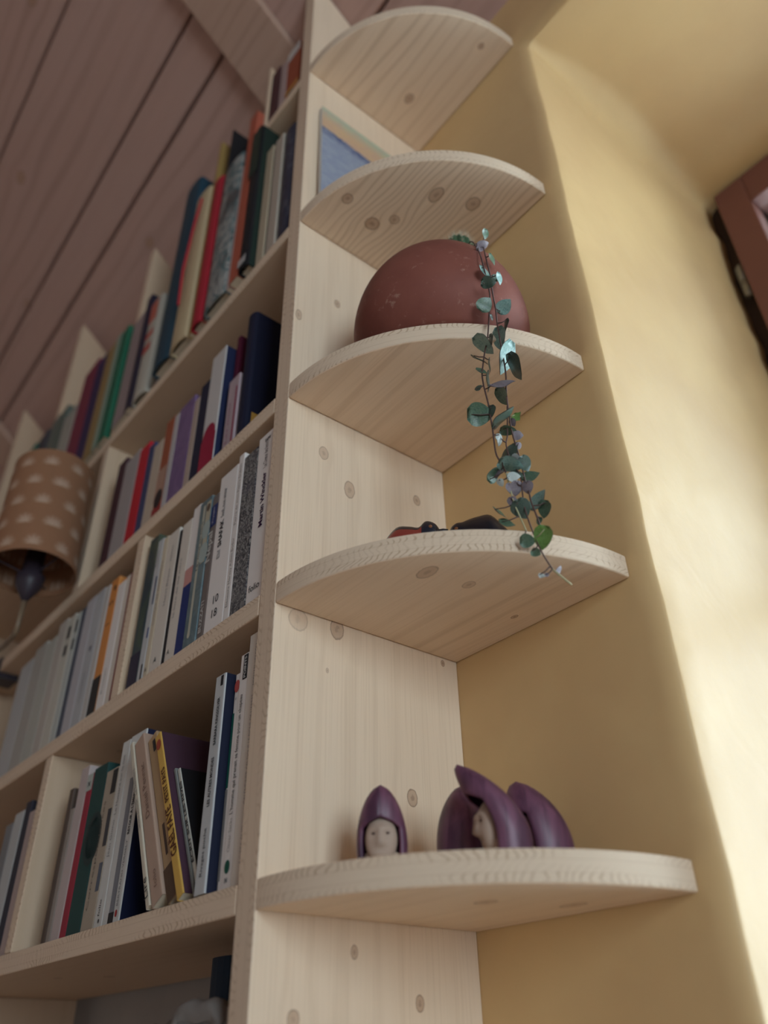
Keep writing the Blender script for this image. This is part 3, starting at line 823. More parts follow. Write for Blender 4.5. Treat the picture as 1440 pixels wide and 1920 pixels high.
B('4', -0.3345, -0.2998, 0.1623, (0.018, 0.062, 0.058), 'wide dark green book on the fifth shelf', s=0.012, extras=[('disc', 0.55, 0.088, 0.026, (0.010, 0.03, 0.032)), ('disc', 0.6, 0.088, 0.020, (0.016, 0.05, 0.05))])
B('4', -0.3502, -0.3347, 0.160, (0.32, 0.028, 0.05), 'crimson book next to the dark green one', s=0.012, extras=[('band', 0.142, 0.1598, (0.42, 0.46, 0.43), 0), ('text', 'X', 0.008, 0.146, 0.0, INK, True, None)])
B('4', -0.3733, -0.3504, 0.1716, (0.50, 0.42, 0.41), 'pinkish white book left of the crimson one', s=0.012)
B('4', -0.3854, -0.3744, 0.1314, (0.30, 0.26, 0.23), 'short thin taupe booklet near the divider on the fifth shelf', s=0.012)
B('4', -0.3981, -0.3865, 0.1553, (0.10, 0.07, 0.055), 'dark brown thin book next to the divider on the fifth shelf', s=0.012)
for a, b, h, c, l in [(-0.4950, -0.4690, .150, (0.42, 0.33, 0.31), 'pale pink book just left of the fifth shelf divider'), (-0.5150, -0.4955, .165, (0.03, 0.03, 0.045), 'black book left of the pale pink one by the divider'),
                      (-0.5480, -0.5155, .158, (0.45, 0.46, 0.46), 'grey-white book left of the black one, fifth shelf'), (-0.5750, -0.5485, .150, (0.20, 0.20, 0.21), 'grey book at the left frame edge of the fifth shelf')]:
    B('4', a, b, h, c, l)

# third shelf
B('2', -0.1000, -0.0795, 0.206, NAVY, 'big navy hardback showing its front cover with an orange foot', s=0.010, d=0.150, hard=True, extras=[('ctext', 'J’', 0.027, 0.062, 0.125, (0.42, 0.38, 0.42), False), ('ctext', 'L’I', 0.027, 0.048, 0.088, (0.42, 0.38, 0.42), False), ('ctext', 'Pré', 0.012, 0.070, 0.172, (0.25, 0.24, 0.3), False), ('ctext', 'o', 0.02, 0.070, 0.052, (0.42, 0.38, 0.42), True), ('cband', 0.008, 0.148, 0.0005, 0.046, (0.52, 0.28, 0.06))])
B('2', -0.1257, -0.1005, 0.118, (0.42, 0.33, 0.36), 'short lilac paperback left of the big navy hardback', s=0.010, extras=[('stripe', 0.5, 0.75, 0.002, 0.1, (0.3, 0.05, 0.1)), ('text', 'Les mots', 0.006, 0.02, -0.004, (0.3, 0.1, 0.15), False, 0.06)])
B('2', -0.1345, -0.1259, 0.206, (0.10, 0.012, 0.035), 'thin maroon book behind the short lilac paperback', s=0.018)
B('2', -0.1690, -0.1350, 0.1879, (0.55, 0.53, 0.52), 'white book with a red tongue shape at its foot', s=0.005, side=(0.014, 0.02, 0.06), extras=[('band', 0.0, 0.050, (0.30, 0.012, 0.045), 0), ('disc', 0.0, 0.050, 0.020, (0.30, 0.012, 0.045))])
B('2', -0.1933, -0.1692, 0.158, (0.018, 0.02, 0.045), 'dark navy paperback left of the white book with red foot', s=0.006)
B('2', -0.2080, -0.1935, 0.1448, (0.42, 0.33, 0.28), 'narrow beige paperback between the navy and purple ones', s=0.006)
B('2', -0.2497, -0.2082, 0.1592, (0.16, 0.10, 0.22), 'wide purple paperback on the third shelf', s=0.006, mat=mottle_mat((0.15, 0.09, 0.21), (0.19, 0.12, 0.25), (0.17, 0.11, 0.22), 30))
B('2', -0.2634, -0.2499, 0.1574, (0.45, 0.42, 0.42), 'narrow grey-white paperback left of the purple one', s=0.006)
B('2', -0.2874, -0.2636, 0.1614, (0.32, 0.09, 0.045), 'rust-orange paperback with a dark picture at its foot', s=0.006, extras=[('band', 0.03, 0.08, (0.40, 0.24, 0.18), 0), ('disc', 0.1, 0.032, 0.014, (0.02, 0.015, 0.02)), ('band', 0.0, 0.02, (0.28, 0.03, 0.03), 0)])
B('2', -0.3164, -0.2876, 0.1392, (0.48, 0.40, 0.32), 'cream paperback left of the rust-orange one', s=0.006)
B('2', -0.3359, -0.3166, 0.1517, (0.05, 0.06, 0.14), 'dull blue paperback next to the bright red one', s=0.006)
B('2', -0.3669, -0.3361, 0.1653, (0.48, 0.02, 0.035), 'bright red paperback on the third shelf', s=0.006)
B('2', -0.4155, -0.3671, 0.1713, (0.36, 0.33, 0.33), 'thick grey-white book left of the bright red one', s=0.006)
B('2', -0.4443, -0.4157, 0.1862, (0.07, 0.03, 0.04), 'dark maroon book at the left end of the third shelf row', s=0.006)

# second shelf: tall books
B('1', -0.0319, -0.0010, 0.236, (0.016, 0.022, 0.045), 'navy speckled book against the end panel, second shelf', s=0.0, d=0.16, hard=True, mat=mottle_mat((0.014, 0.02, 0.04), (0.02, 0.03, 0.06), (0.06, 0.07, 0.10), 160))
B('1', -0.0522, -0.0321, 0.243, (0.42, 0.36, 0.30), 'pale cream book left of the navy speckled one', s=0.0, d=0.15)
B('1', -0.0570, -0.0524, 0.235, BLK, 'very thin black book between two cream ones, second shelf', s=0.002, d=0.15)
B('1', -0.0760, -0.0572, 0.246, (0.44, 0.37, 0.27), 'cream cloth book right of the black and green one', s=0.0, d=0.16)
B('1', -0.1007, -0.0765, 0.312, (0.012, 0.013, 0.016), 'tall black book with a dark green top', s=-0.012, d=0.20, hard=True, side=(0.014, 0.028, 0.022), extras=[('band', 0.20, 0.3115, (0.012, 0.035, 0.026), 0), ('stripe', -0.8, 0.8, 0.006, 0.02, (0.4, 0.4, 0.4))])
B('1', -0.1226, -0.1009, 0.385, (0.40, 0.10, 0.06), 'very tall orange-red book on the second shelf', s=-0.010, d=0.20)
B('1', -0.1320, -0.1228, 0.27, (0.50, 0.42, 0.42), 'thin pinkish white book left of the orange-red one', s=-0.008, d=0.18)
B('1', -0.1900, -0.1322, 0.318, (0.3, 0.34, 0.33), 'thick book with a mottled grey and teal patterned spine', s=-0.012, d=0.20, hard=True, mat=mottle_mat((0.30, 0.31, 0.30), (0.08, 0.14, 0.15), (0.05, 0.05, 0.055), 45))
B('1', -0.1945, -0.1902, 0.455, BLK, 'tall thin black folder behind the mottled grey book', s=-0.006, d=0.19)
B('1', -0.2233, -0.1947, 0.331, (0.36, 0.02, 0.035), 'scarlet hardback between the mottled grey and cream books', s=-0.012, d=0.19, hard=True)
B('1', -0.2320, -0.2235, 0.46, (0.33, 0.21, 0.07), 'tall thin ochre folder beside the scarlet hardback', s=-0.008, d=0.19)
B('1', -0.2813, -0.2322, 0.3465, (0.50, 0.40, 0.25), 'thick cream book with a red ribbon marker', s=-0.014, d=0.20, hard=True, extras=[('ribbon',)])
B('1', -0.3345, -0.2815, 0.43, (0.018, 0.055, 0.085), 'very tall teal blue hardback left of the cream one', s=-0.014, d=0.20, hard=True)
B('1', -0.3660, -0.3347, 0.225, (0.10, 0.10, 0.12), 'slate grey book left of the tall teal blue hardback', s=0.004, d=0.17, hard=True)
B('1', -0.4140, -0.3662, 0.216, (0.46, 0.44, 0.38), 'white book with coral red blocks on its spine', s=-0.008, d=0.18, hard=True, extras=[('stripe', -0.55, 0.55, 0.165, 0.212, (0.50, 0.13, 0.09)), ('stripe', -0.55, 0.55, 0.128, 0.142, (0.45, 0.08, 0.06)), ('stripe', -0.55, 0.55, 0.095, 0.112, (0.45, 0.08, 0.06))])
B('1', -0.4330, -0.4142, 0.254, (0.025, 0.02, 0.04), 'dark indigo book left of the coral-blocked one', s=-0.008, d=0.18)
B('1', -0.4830, -0.4332, 0.235, (0.30, 0.24, 0.24), 'dusty pink thick book right of the tall divider', s=-0.006, d=0.18)
B('1', -0.5340, -0.5032, 0.255, (0.02, 0.13, 0.075), 'emerald green book left of the tall divider', s=-0.008, d=0.18)
B('1', -0.5560, -0.5342, 0.262, (0.24, 0.32, 0.26), 'pale green book left of the emerald one', s=-0.008, d=0.18)
B('1', -0.5940, -0.5562, 0.257, (0.30, 0.20, 0.08), 'mustard book between the pale green and indigo ones', s=-0.008, d=0.18)
B('1', -0.6390, -0.5942, 0.261, (0.035, 0.022, 0.085), 'indigo book right of the crimson thick one', s=-0.008, d=0.18)
B('1', -0.7060, -0.6392, 0.281, (0.20, 0.03, 0.06), 'thick crimson book above the lampshade', s=-0.008, d=0.18)
B('1', -0.7840, -0.7200, 0.225, (0.36, 0.35, 0.31), 'thick pale grey book left of the crimson one above the lampshade', s=-0.006, d=0.18)
B('1', -0.8300, -0.7850, 0.268, (0.12, 0.15, 0.13), 'grey-green book right of the second pointed divider', s=-0.006, d=0.18)
B('1', -0.8725, -0.8310, 0.275, (0.15, 0.17, 0.15), 'moss grey book touching the second pointed divider', s=-0.006, d=0.18)
B('1', -0.9500, -0.8940, 0.279, (0.06, 0.06, 0.075), 'charcoal book left of the second pointed divider', s=-0.006, d=0.18)
B('1', -1.0300, -0.9700, 0.29, (0.03, 0.13, 0.10), 'sea green thick book at the upper left frame edge', s=-0.006, d=0.18)

# short top shelf
B('0', -0.0470, -0.0130, 0.1446, (0.30, 0.07, 0.035), 'rust-red book with a white label at its top, top shelf', s=0.004, d=0.13, extras=[('band', 0.118, 0.1440, (0.55, 0.53, 0.52), 0), ('band', 0.02, 0.03, (0.5, 0.25, 0.05), 0), ('stripe', -0.5, 0.3, 0.005, 0.018, BLK)])
B('0', -0.0660, -0.0472, 0.138, (0.40, 0.30, 0.29), 'pale pink book left of the rust-red one, top shelf', s=0.004, d=0.13)
B('0', -0.0930, -0.0700, 0.152, (0.08, 0.03, 0.035), 'dark maroon book at the left of the short top shelf', s=0.004, d=0.13)

# ------------------------------------------------------------------ bottom shelf: blue book and crumpled bag
book('5', -0.130, -0.098, 0.277, (0.012, 0.03, 0.06), 'dark blue hardback standing behind the grey bag on the bottom shelf', s=0.055, d=0.12, hard=True)
t = NT('grey_cloth')
o, *_ = t.obj()
nn = t.noise(o, 35.0, 4.0)
t.bump(t.noise(o, 400.0, 2.0), 0.3, 0.001)
M_bag = t.out(t.mix(nn, (0.27, 0.25, 0.235), (0.18, 0.165, 0.155)), 0.9, 0.1)
bag = tag(empty('cloth_bag', W(-0.080, 0.026, ROWZ['5'] + 0.0005), (0, 0, ROT)), 'crumpled grey cloth bag at the foot of the picture', 'bag')
vs, fs = [], []
NA, NZ = 40, 22
for j in range(NZ + 1):
    tz = j / NZ
    z = 0.234 * tz
    wx = 0.066 * (1.0 - 0.12 * tz) * (1 if j < NZ else 0.86)
    wy = 0.026 * (1.0 - 0.35 * tz * tz)
    for k in range(NA):
        a = 2 * math.pi * k / NA
        c, s = math.cos(a), math.sin(a)
        x = wx * math.copysign(abs(c) ** 0.6, c)
        y = wy * math.copysign(abs(s) ** 0.6, s)
        q = Vector((x * 30, y * 30, z * 22))
        d = noise.noise(q) * 0.007 + noise.noise(q * 2.3) * 0.004
        top = (noise.noise(Vector((a * 1.3, 3.0, 0))) * 0.006 + 0.004 * c) * tz ** 4
        vs.append((x + d * (0.3 if tz < .05 else 1), min(max(y + d * 0.7, -0.034), 0.027), max(z + top, 0)))
for j in range(NZ):
    for k in range(NA):
        k2 = (k + 1) % NA
        fs.append((j * NA + k, j * NA + k2, (j + 1) * NA + k2, (j + 1) * NA + k))
fs.append(tuple(range(NA - 1, -1, -1)))
ci = len(vs)
vs.append((0, 0, 0.222))
for k in range(NA):
    fs.append((NZ * NA + k, NZ * NA + (k + 1) % NA, ci))
mesh_obj('sack', vs, fs, M_bag, bag, smooth=True)
vs, fs = [], []
for j in range(13):
    q = j / 12
    x = -0.012 + 0.066 * q
    zz = 0.224 + 0.018 * math.sin(math.pi * q) ** 0.6 + 0.003 * math.sin(9 * q)
    for (dy, dz) in ((-0.016, -0.010), (-0.019, 0.0), (-0.012, 0.004), (-0.004, 0.003), (0.002, -0.008)):
        vs.append((x + 0.002 * math.sin(14 * q + dy * 200), dy, zz + dz))
for j in range(12):
    for k in range(4):
        fs.append((j * 5 + k, j * 5 + k + 1, (j + 1) * 5 + k + 1, (j + 1) * 5 + k))
mesh_obj('folded_hem', vs, fs, M_bag, bag, smooth=True)
book('5', -0.172, -0.148, 0.228, (0.02, 0.02, 0.024), 'black box file edge left of the grey cloth bag', s=0.01, d=0.14)

# ------------------------------------------------------------------ lamp in front of the shelves at left
t = NT('patterned_fabric')
_, u, v = t.uv()
# rows of small pale fans on brown linen
ru = t.math('MULTIPLY', u, 28.0)
rv = t.math('MULTIPLY', v, 28.0)
row = t.math('FLOOR', rv)
sh = t.math('MULTIPLY', t.math('MODULO', row, 2.0), 0.5)
fu = t.math('SUBTRACT', t.math('FRACT', t.math('ADD', ru, sh)), 0.5)
fv = t.math('SUBTRACT', t.math('FRACT', rv), 0.35)
rr = t.math('SQRT', t.math('ADD', t.math('MULTIPLY', fu, fu), t.math('MULTIPLY', fv, fv)))
fan = t.math('MULTIPLY', t.mapr(rr, 0.42, 0.05), t.math('GREATER_THAN', fv, -0.12))
ray_ = t.mapr(t.math('SINE', t.math('MULTIPLY', t.math('ARCTAN2', fv, fu), 9.0)), -0.6, 0.6)
fan = t.math('MULTIPLY', fan, t.math('ADD', t.math('MULTIPLY', ray_, 0.6), 0.4))
cc = t.mix(fan, (0.27, 0.135, 0.075), (0.50, 0.36, 0.27))
t.bump(t.noise(t.comb(t.math('MULTIPLY', u, 900.0), t.math('MULTIPLY', v, 900.0)), 1.0, 1.0), 0.2, 0.0005)
M_shade = t.out(cc, 0.85, 0.15)
M_lampmetal = plain('dark_lamp_metal', (0.035, 0.025, 0.035), 0.45, 0.2, 60.0)
M_brass = plain('dull_brass_tube', (0.20, 0.14, 0.09), 0.4, 0.2, 60.0)
lamp = tag(empty('clamp_lamp', W(-0.506, -0.060, 1.627), (0, 0, ROT)), 'lamp with brown fan-patterned fabric shade in front of the bookcase', 'lamp')
SEG = 48
rb, rt_, H_ = 0.0575, 0.0555, 0.180
tl = math.radians(-5.5)
def shp(r, a, z):
    v = Vector((r * math.cos(a), r * math.sin(a), z))
    v = Matrix.Rotation(tl, 3, 'Y') @ v
    return (v.x, v.y, v.z + 0.088)
g = G()
for k in range(SEG):
    a0, a1 = 2 * math.pi * k / SEG, 2 * math.pi * (k + 1) / SEG
    for j in range(6):
        z0, z1 = H_ * j / 6, H_ * (j + 1) / 6
        r0, r1 = rb + (rt_ - rb) * j / 6, rb + (rt_ - rb) * (j + 1) / 6
        uv = [(rb * a0, z0), (rb * a1, z0), (rb * a1, z1), (rb * a0, z1)]
        g.quad([shp(r0, a0, z0), shp(r0, a1, z0), shp(r1, a1, z1), shp(r1, a0, z1)], uv)
        g.quad([shp(r0 - .0012, a1, z0), shp(r0 - .0012, a0, z0), shp(r1 - .0012, a0, z1), shp(r1 - .0012, a1, z1)], uv)
    for z, r in ((0, rb), (H_, rt_)):
        g.quad([shp(r, a0, z), shp(r, a1, z), shp(r - .0012, a1, z), shp(r - .0012, a0, z)])
g.build('lamp_shade', M_shade, lamp)
vs, fs = lathe([(0.0035, 0.045), (0.010, 0.056), (0.017, 0.068), (0.019, 0.082), (0.014, 0.086), (0.012, 0.13), (0.003, 0.135)], 20, True)
mesh_obj('lamp_holder', vs, fs, M_lampmetal, lamp, smooth=True)
vs, fs = lathe([(0.004, 0.135), (0.014, 0.15), (0.021, 0.175), (0.020, 0.195), (0.010, 0.210), (0.002, 0.213)], 20, True)
mesh_obj('bulb', vs, fs, plain('frosted_bulb', (0.7, 0.7, 0.68), 0.3), lamp, smooth=True)
vs, fs = [], []
for k in range(3):
    a = 2 * math.pi * k / 3 + 0.4
    e = shp(rb - 0.001, a, 0.012)
    v2, f2 = tube([(0.012 * math.cos(a), 0.012 * math.sin(a), 0.086), e], 0.0012, 6)
    fs += [tuple(i + len(vs) for i in f) for f in f2]
    vs += v2
mesh_obj('shade_carrier', vs, fs, M_lampmetal, lamp)
vs, fs = tube([(0, 0, 0.047), (0, 0, 0.012), (-0.002, 0, 0.004), (-0.010, 0.0005, 0.0), (-0.06, 0.004, 0.004), (-0.22, 0.022, 0.050), (-0.30, 0.040, 0.070)], 0.0036, 10)
mesh_obj('lamp_arm', vs, fs, M_brass, lamp, smooth=True)
g = G()
box_faces(g, -0.325, -0.285, 0.0575, 0.0595, 0.045, 0.084)
box_faces(g, -0.325, -0.285, 0.0595, 0.090, 0.0800, 0.0835)
box_faces(g, -0.325, -0.285, 0.0595, 0.090, 0.050, 0.0596)
box_faces(g, -0.309, -0.295, 0.036, 0.0575, 0.062, 0.078)
g.build('clamp', M_lampmetal, lamp, weld=False)

# ------------------------------------------------------------------ picture leaning between the top two quarter shelves
t = NT('painted_landscape')
_, u, v = t.uv()
n1 = t.noise(t.comb(t.math('MULTIPLY', u, 7.0), t.math('MULTIPLY', v, 26.0)), 1.0, 3.0, 0.6, 1.0)
n2 = t.noise(t.comb(t.math('MULTIPLY', u, 18.0), 0.0, 4.0), 1.0, 3.0)
sky = t.mix(t.mapr(v, 0.86, 1.0), (0.62, 0.42, 0.24), (0.42, 0.50, 0.36))
sky = t.mix(t.math('MULTIPLY', t.mapr(n1, 0.4, 0.7), 0.6), sky, (0.55, 0.34, 0.30))
ridge = t.math('ADD', t.math('SUBTRACT', 0.800, t.math('MULTIPLY', u, 0.04)), t.math('MULTIPLY', t.math('SUBTRACT', n2, 0.5), 0.05))
below = t.mapr(t.math('SUBTRACT', ridge, v), -0.004, 0.006)
hill = t.mix(t.mapr(t.math('SUBTRACT', ridge, v), 0.02, 0.09), (0.075, 0.10, 0.22), (0.27, 0.31, 0.42))
hill = t.mix(t.mapr(n1, 0.4, 0.65, 0.0, 0.75), hill, (0.34, 0.38, 0.46))
cc = t.mix(below, sky, hill)
t.bump(n1, 0.2, 0.001)
M_paint = t.out(cc, 0.6, 0.3)
M_card = plain('white_board', (0.60, 0.60, 0.58), 0.7, 0.08)
pic = tag(empty('painting', (0.012, -0.118, SZ[1] + TH + 0.0005)), 'small landscape painting of a blue hillside under a yellow sky', 'painting')
g = G()
PW, PH, PT = 0.128, 0.236, 0.006
f = [(0, -PW / 2, 0), (0, PW / 2, 0), (0, PW / 2, PH), (0, -PW / 2, PH)]
g.quad([(PT / 2, y, z) for _, y, z in f], [(0, 0), (1, 0), (1, 1), (0, 1)], 1)
g.quad([(-PT / 2, y, z) for _, y, z in reversed(f)])
for k in range(4):
    a, b = f[k], f[(k + 1) % 4]
    g.quad([(PT / 2, a[1], a[2]), (-PT / 2, a[1], a[2]), (-PT / 2, b[1], b[2]), (PT / 2, b[1], b[2])])
o = g.build('canvas_board', [M_card, M_paint], pic)
pic.rotation_euler = (0, math.radians(-1.5), 0)

# ------------------------------------------------------------------ terracotta pot with cactus and trailing plant
t = NT('terracotta')
o, x, y, z = t.obj()
n1 = t.noise(o, 14.0, 4.0)
n2 = t.noise(o, 70.0, 4.0, 0.7)
n3 = t.noise(o, 9.0, 2.0)
c = t.mix(t.mapr(n1, 0.3, 0.7), (0.165, 0.050, 0.038), (0.22, 0.075, 0.055))
c = t.mix(t.math('MULTIPLY', t.mapr(n2, 0.57, 0.70), t.mapr(n3, 0.40, 0.6, 0.1, 0.5)), c, (0.42, 0.27, 0.21))
t.bump(n2, 0.15, 0.001)
M_terra = t.out(c, 0.62, 0.22)
POT = Vector((0.105, -0.0905, SZ[2] + TH + 0.0004))
pot = tag(empty('flower_pot', POT), 'round brown terracotta pot on the middle quarter shelf', 'pot')
prof = []
RP, HP, HB, RR = 0.0875, 0.130, 0.045, 0.050
for i in range(17):
    h = HB * i / 16
    prof.append((RP * math.sqrt(1 - ((HB - h) / (HB * 1.42)) ** 2), h))
kk = math.sqrt(1 - (RR / RP) ** 2)
for i in range(1, 29):
    q = i / 28
    prof.append((RP * math.sqrt(1 - (q * kk) ** 2), HB + (HP - HB) * q))
outer = list(prof)
inner = [(RR - 0.002, HP + 0.002), (RR - 0.006, HP + 0.001), (RR - 0.007, HP - 0.004), (RR + 0.005, HP - 0.012), (RR + 0.012, HP - 0.020)]
vs, fs = lathe(outer + inner, 72)
mesh_obj('pot_body', vs, fs, M_terra, pot, smooth=True)
t = NT('potting_soil')
o, *_ = t.obj()
nn = t.noise(o, 160.0, 4.0)
t.bump(nn, 0.8, 0.004)
M_soil = t.out(t.mix(nn, (0.03, 0.02, 0.015), (0.09, 0.06, 0.04)), 0.95, 0.1)
vs, fs = lathe([(RR + 0.006, HP - 0.016), (RR * 0.7, HP - 0.010), (RR * 0.3, HP - 0.008), (0.001, HP - 0.008)], 32, True, False)
mesh_obj('soil', vs, fs, M_soil, pot, smooth=True)

# cactus: ribbed globe with pale spine tufts
CZ = HP - 0.008
cac = tag(empty('cactus', POT + Vector((0.031, 0.005, CZ))), 'small ribbed dark green cactus in the terracotta pot', 'cactus')
t = NT('cactus_skin')
o, *_ = t.obj()
t.out(t.mix(t.noise(o, 120.0, 3.0), (0.035, 0.085, 0.045), (0.06, 0.13, 0.07)), 0.5, 0.4)
M_cac = t.mat
vs, fs = [], []
NR, NS, NL = 11, 88, 18
RC, HC = 0.0175, 0.050
tuft = []
for j in range(NL + 1):
    ph = math.pi * (0.08 + 0.92 * j / NL) - math.pi / 2
    for k in range(NS):
        a = 2 * math.pi * k / NS
        rib = abs(math.cos(a * NR / 2)) ** 0.7
        lump = 0.06 * math.cos(j * 2.2 + (k * NR // NS) * 1.5)
        r = RC * math.cos(ph) * (0.80 + 0.20 * rib + lump * rib * 0.6) if j < NL else 0.0003
        vs.append((r * math.cos(a), r * math.sin(a), HC / 2 + HC / 2 * math.sin(ph)))
        if j in (6, 8, 10, 12, 14, 16) and k % (NS // NR) == 0:
            tuft.append((Vector(vs[-1]), Vector((math.cos(a) * math.cos(ph), math.sin(a) * math.cos(ph), math.sin(ph)))))
for j in range(NL):
    for k in range(NS):
        k2 = (k + 1) % NS
        fs.append((j * NS + k, j * NS + k2, (j + 1) * NS + k2, (j + 1) * NS + k))
mesh_obj('stem', vs, fs, M_cac, cac, smooth=True)
vs, fs = [], []
rnd = random.Random(4)
for p, nrm in tuft + [(Vector((0, 0, HC)), Vector((0, 0, 1)))] * 14:
    for q in range(7):
        d = (nrm + Vector((rnd.uniform(-1, 1), rnd.uniform(-1, 1), rnd.uniform(-.4, 1))) * 0.75).normalized()
        e = p + d * rnd.uniform(0.004, 0.009)
        s = d.orthogonal().normalized() * 0.00016
        s2 = d.cross(s).normalized() * 0.00016
        i = len(vs)
        vs += [p + s, p - s * 0.5 + s2, p - s * 0.5 - s2, e]
        fs += [(i, i + 1, i + 3), (i + 1, i + 2, i + 3), (i + 2, i, i + 3)]
o = mesh_obj('spines', vs, fs, plain('cactus_spines', (0.62, 0.55, 0.42), 0.6), cac)
o['kind'] = 'stuff'

# trailing heart-leaved plant
LEAVES= [(0.1884, -0.1032, 1.8175, 0.0088, 0.0058, 90, 'g'), (0.1892, -0.11, 1.7934, 0.0114, 0.0066, -20, 'p'), (0.1974, -0.1099, 1.7652, 0.0102, 0.0051, 55, 'g'), (0.1932, -0.1174, 1.7446, 0.0136, 0.0063, 65, 't'), (0.1957, -0.1063, 1.7426, 0.0073, 0.0064, 20, 'g'), (0.2008, -0.108, 1.7363, 0.01, 0.0054, 80, 't'), (0.1974, -0.1185, 1.7265, 0.0117, 0.0081, 0, 'd'), (0.1896, -0.0913, 1.7215, 0.0136, 0.0118, -45, 't'), (0.1842, -0.1119, 1.7147, 0.0135, 0.0126, -50, 'g'), (0.1841, -0.1045, 1.7025, 0.0054, 0.0027, 90, 'd'), (0.1811, -0.0936, 1.6856, 0.0177, 0.008, 85, 't'), (0.1893, -0.0936, 1.6956, 0.0098, 0.0022, 85, 'd'), (0.1766, -0.1023, 1.6796, 0.0114, 0.0018, 80, 'd'), (0.1762, -0.1096, 1.6723, 0.0193, 0.0074, 55, 't'), (0.185, -0.0957, 1.6571, 0.0259, 0.013, 105, 't'), (0.193, -0.0951, 1.6402, 0.0213, 0.0051, 75, 'd'), (0.1713, -0.1125, 1.6559, 0.0147, 0.0022, 25, 'd'), (0.1745, -0.1043, 1.6503, 0.012, 0.0021, 90, 'd'), (0.1723, -0.1134, 1.6399, 0.0094, 0.0043, 25, 'g'), (0.1738, -0.1075, 1.6303, 0.0161, 0.0034, 95, 'd'), (0.1684, -0.1154, 1.6232, 0.0059, 0.0034, -40, 'd'), (0.1862, -0.1051, 1.6214, 0.0193, 0.0059, -20, 'p'), (0.1801, -0.0995, 1.614, 0.0142, 0.0067, 60, 'g'), (0.1684, -0.117, 1.5921, 0.0186, 0.0186, 0, 'g'), (0.1766, -0.1125, 1.5924, 0.0087, 0.0052, 80, 'd'), (0.1847, -0.1076, 1.5819, 0.0214, 0.006, -35, 'd'), (0.1849, -0.0915, 1.5912, 0.0095, 0.0039, -50, 'b'), (0.188, -0.0952, 1.5872, 0.006, 0.0052, 45, 'b'), (0.1809, -0.0992, 1.5762, 0.0119, 0.0064, 5, 'g'), (0.1842, -0.0921, 1.5721, 0.0077, 0.0072, 0, 'p'), (0.1836, -0.096, 1.5839, 0.006, 0.0043, 60, 'p'), (0.1741, -0.1037, 1.5698, 0.0068, 0.0051, 90, 'y'), (0.1783, -0.1086, 1.561, 0.0067, 0.0038, 100, 'y'), (0.1795, -0.0994, 1.5549, 0.0167, 0.0067, -60, 'd'), (0.1872, -0.0967, 1.5568, 0.005, 0.0042, 80, 'p'), (0.1688, -0.11, 1.5337, 0.0123, 0.0082, -50, 'g'), (0.1712, -0.108, 1.5341, 0.0074, 0.0041, 100, 'p'), (0.1848, -0.1063, 1.5359, 0.0173, 0.0099, 20, 't'), (0.1872, -0.1025, 1.5426, 0.0058, 0.0041, 20, 'y'), (0.1907, -0.0967, 1.5366, 0.0115, 0.0099, 60, 'd'), (0.1867, -0.0874, 1.5308, 0.0131, 0.0066, -25, 'g'), (0.1847, -0.0999, 1.5285, 0.0098, 0.0057, 20, 'd'), (0.1743, -0.1091, 1.5223, 0.0057, 0.0045, 60, 'y'), (0.1837, -0.1037, 1.5256, 0.009, 0.0065, 0, 'y'), (0.1824, -0.1014, 1.5154, 0.0105, 0.0089, 90, 'p'), (0.1888, -0.0958, 1.5152, 0.0089, 0.0073, 80, 'p'), (0.1804, -0.1067, 1.5146, 0.0073, 0.0048, 80, 'p'), (0.1791, -0.104, 1.5037, 0.0072, 0.0064, 70, 'p'), (0.1831, -0.0991, 1.4967, 0.0143, 0.0135, 60, 'd'), (0.1893, -0.0854, 1.5075, 0.016, 0.0056, -50, 't'), (0.1933, -0.0847, 1.4972, 0.0119, 0.0072, 100, 'g'), (0.188, -0.0865, 1.4886, 0.0055, 0.0032, 100, 'g'), (0.1702, -0.1097, 1.4957, 0.0119, 0.002, 30, 'g'), (0.1719, -0.105, 1.4874, 0.011, 0.0047, 10, 'g'), (0.1832, -0.0972, 1.4693, 0.0101, 0.0101, 0, 'g'), (0.1944, -0.0931, 1.4676, 0.0155, 0.01, 100, 'b'), (0.1847, -0.0918, 1.4605, 0.0069, 0.0061, 30, 'g'), (0.1934, -0.0792, 1.4463, 0.0053, 0.0038, -60, 'p'), (0.1856, -0.0899, 1.4414, 0.0045, 0.003, 20, 'y'), (0.1905, -0.0903, 1.4395, 0.003, 0.0026, 0, 'p')]
STEM_A = [(0.193, -0.1195, 1.7665), (0.194, -0.1192, 1.756), (0.1939, -0.1165, 1.7358), (0.1911, -0.1115, 1.7246), (0.1878, -0.1084, 1.7205), (0.1814, -0.1047, 1.7078), (0.1781, -0.1068, 1.6809), (0.1753, -0.1102, 1.6613), (0.1733, -0.1126, 1.6445), (0.1725, -0.1136, 1.6352), (0.1727, -0.1134, 1.6236), (0.1739, -0.1119, 1.6033), (0.1741, -0.1118, 1.5953), (0.1746, -0.1111, 1.576), (0.1747, -0.111, 1.552), (0.1762, -0.1091, 1.5424), (0.1786, -0.1062, 1.5308), (0.1793, -0.1053, 1.5186), (0.1806, -0.1037, 1.5007), (0.1817, -0.1024, 1.4939), (0.1844, -0.0991, 1.4767)]
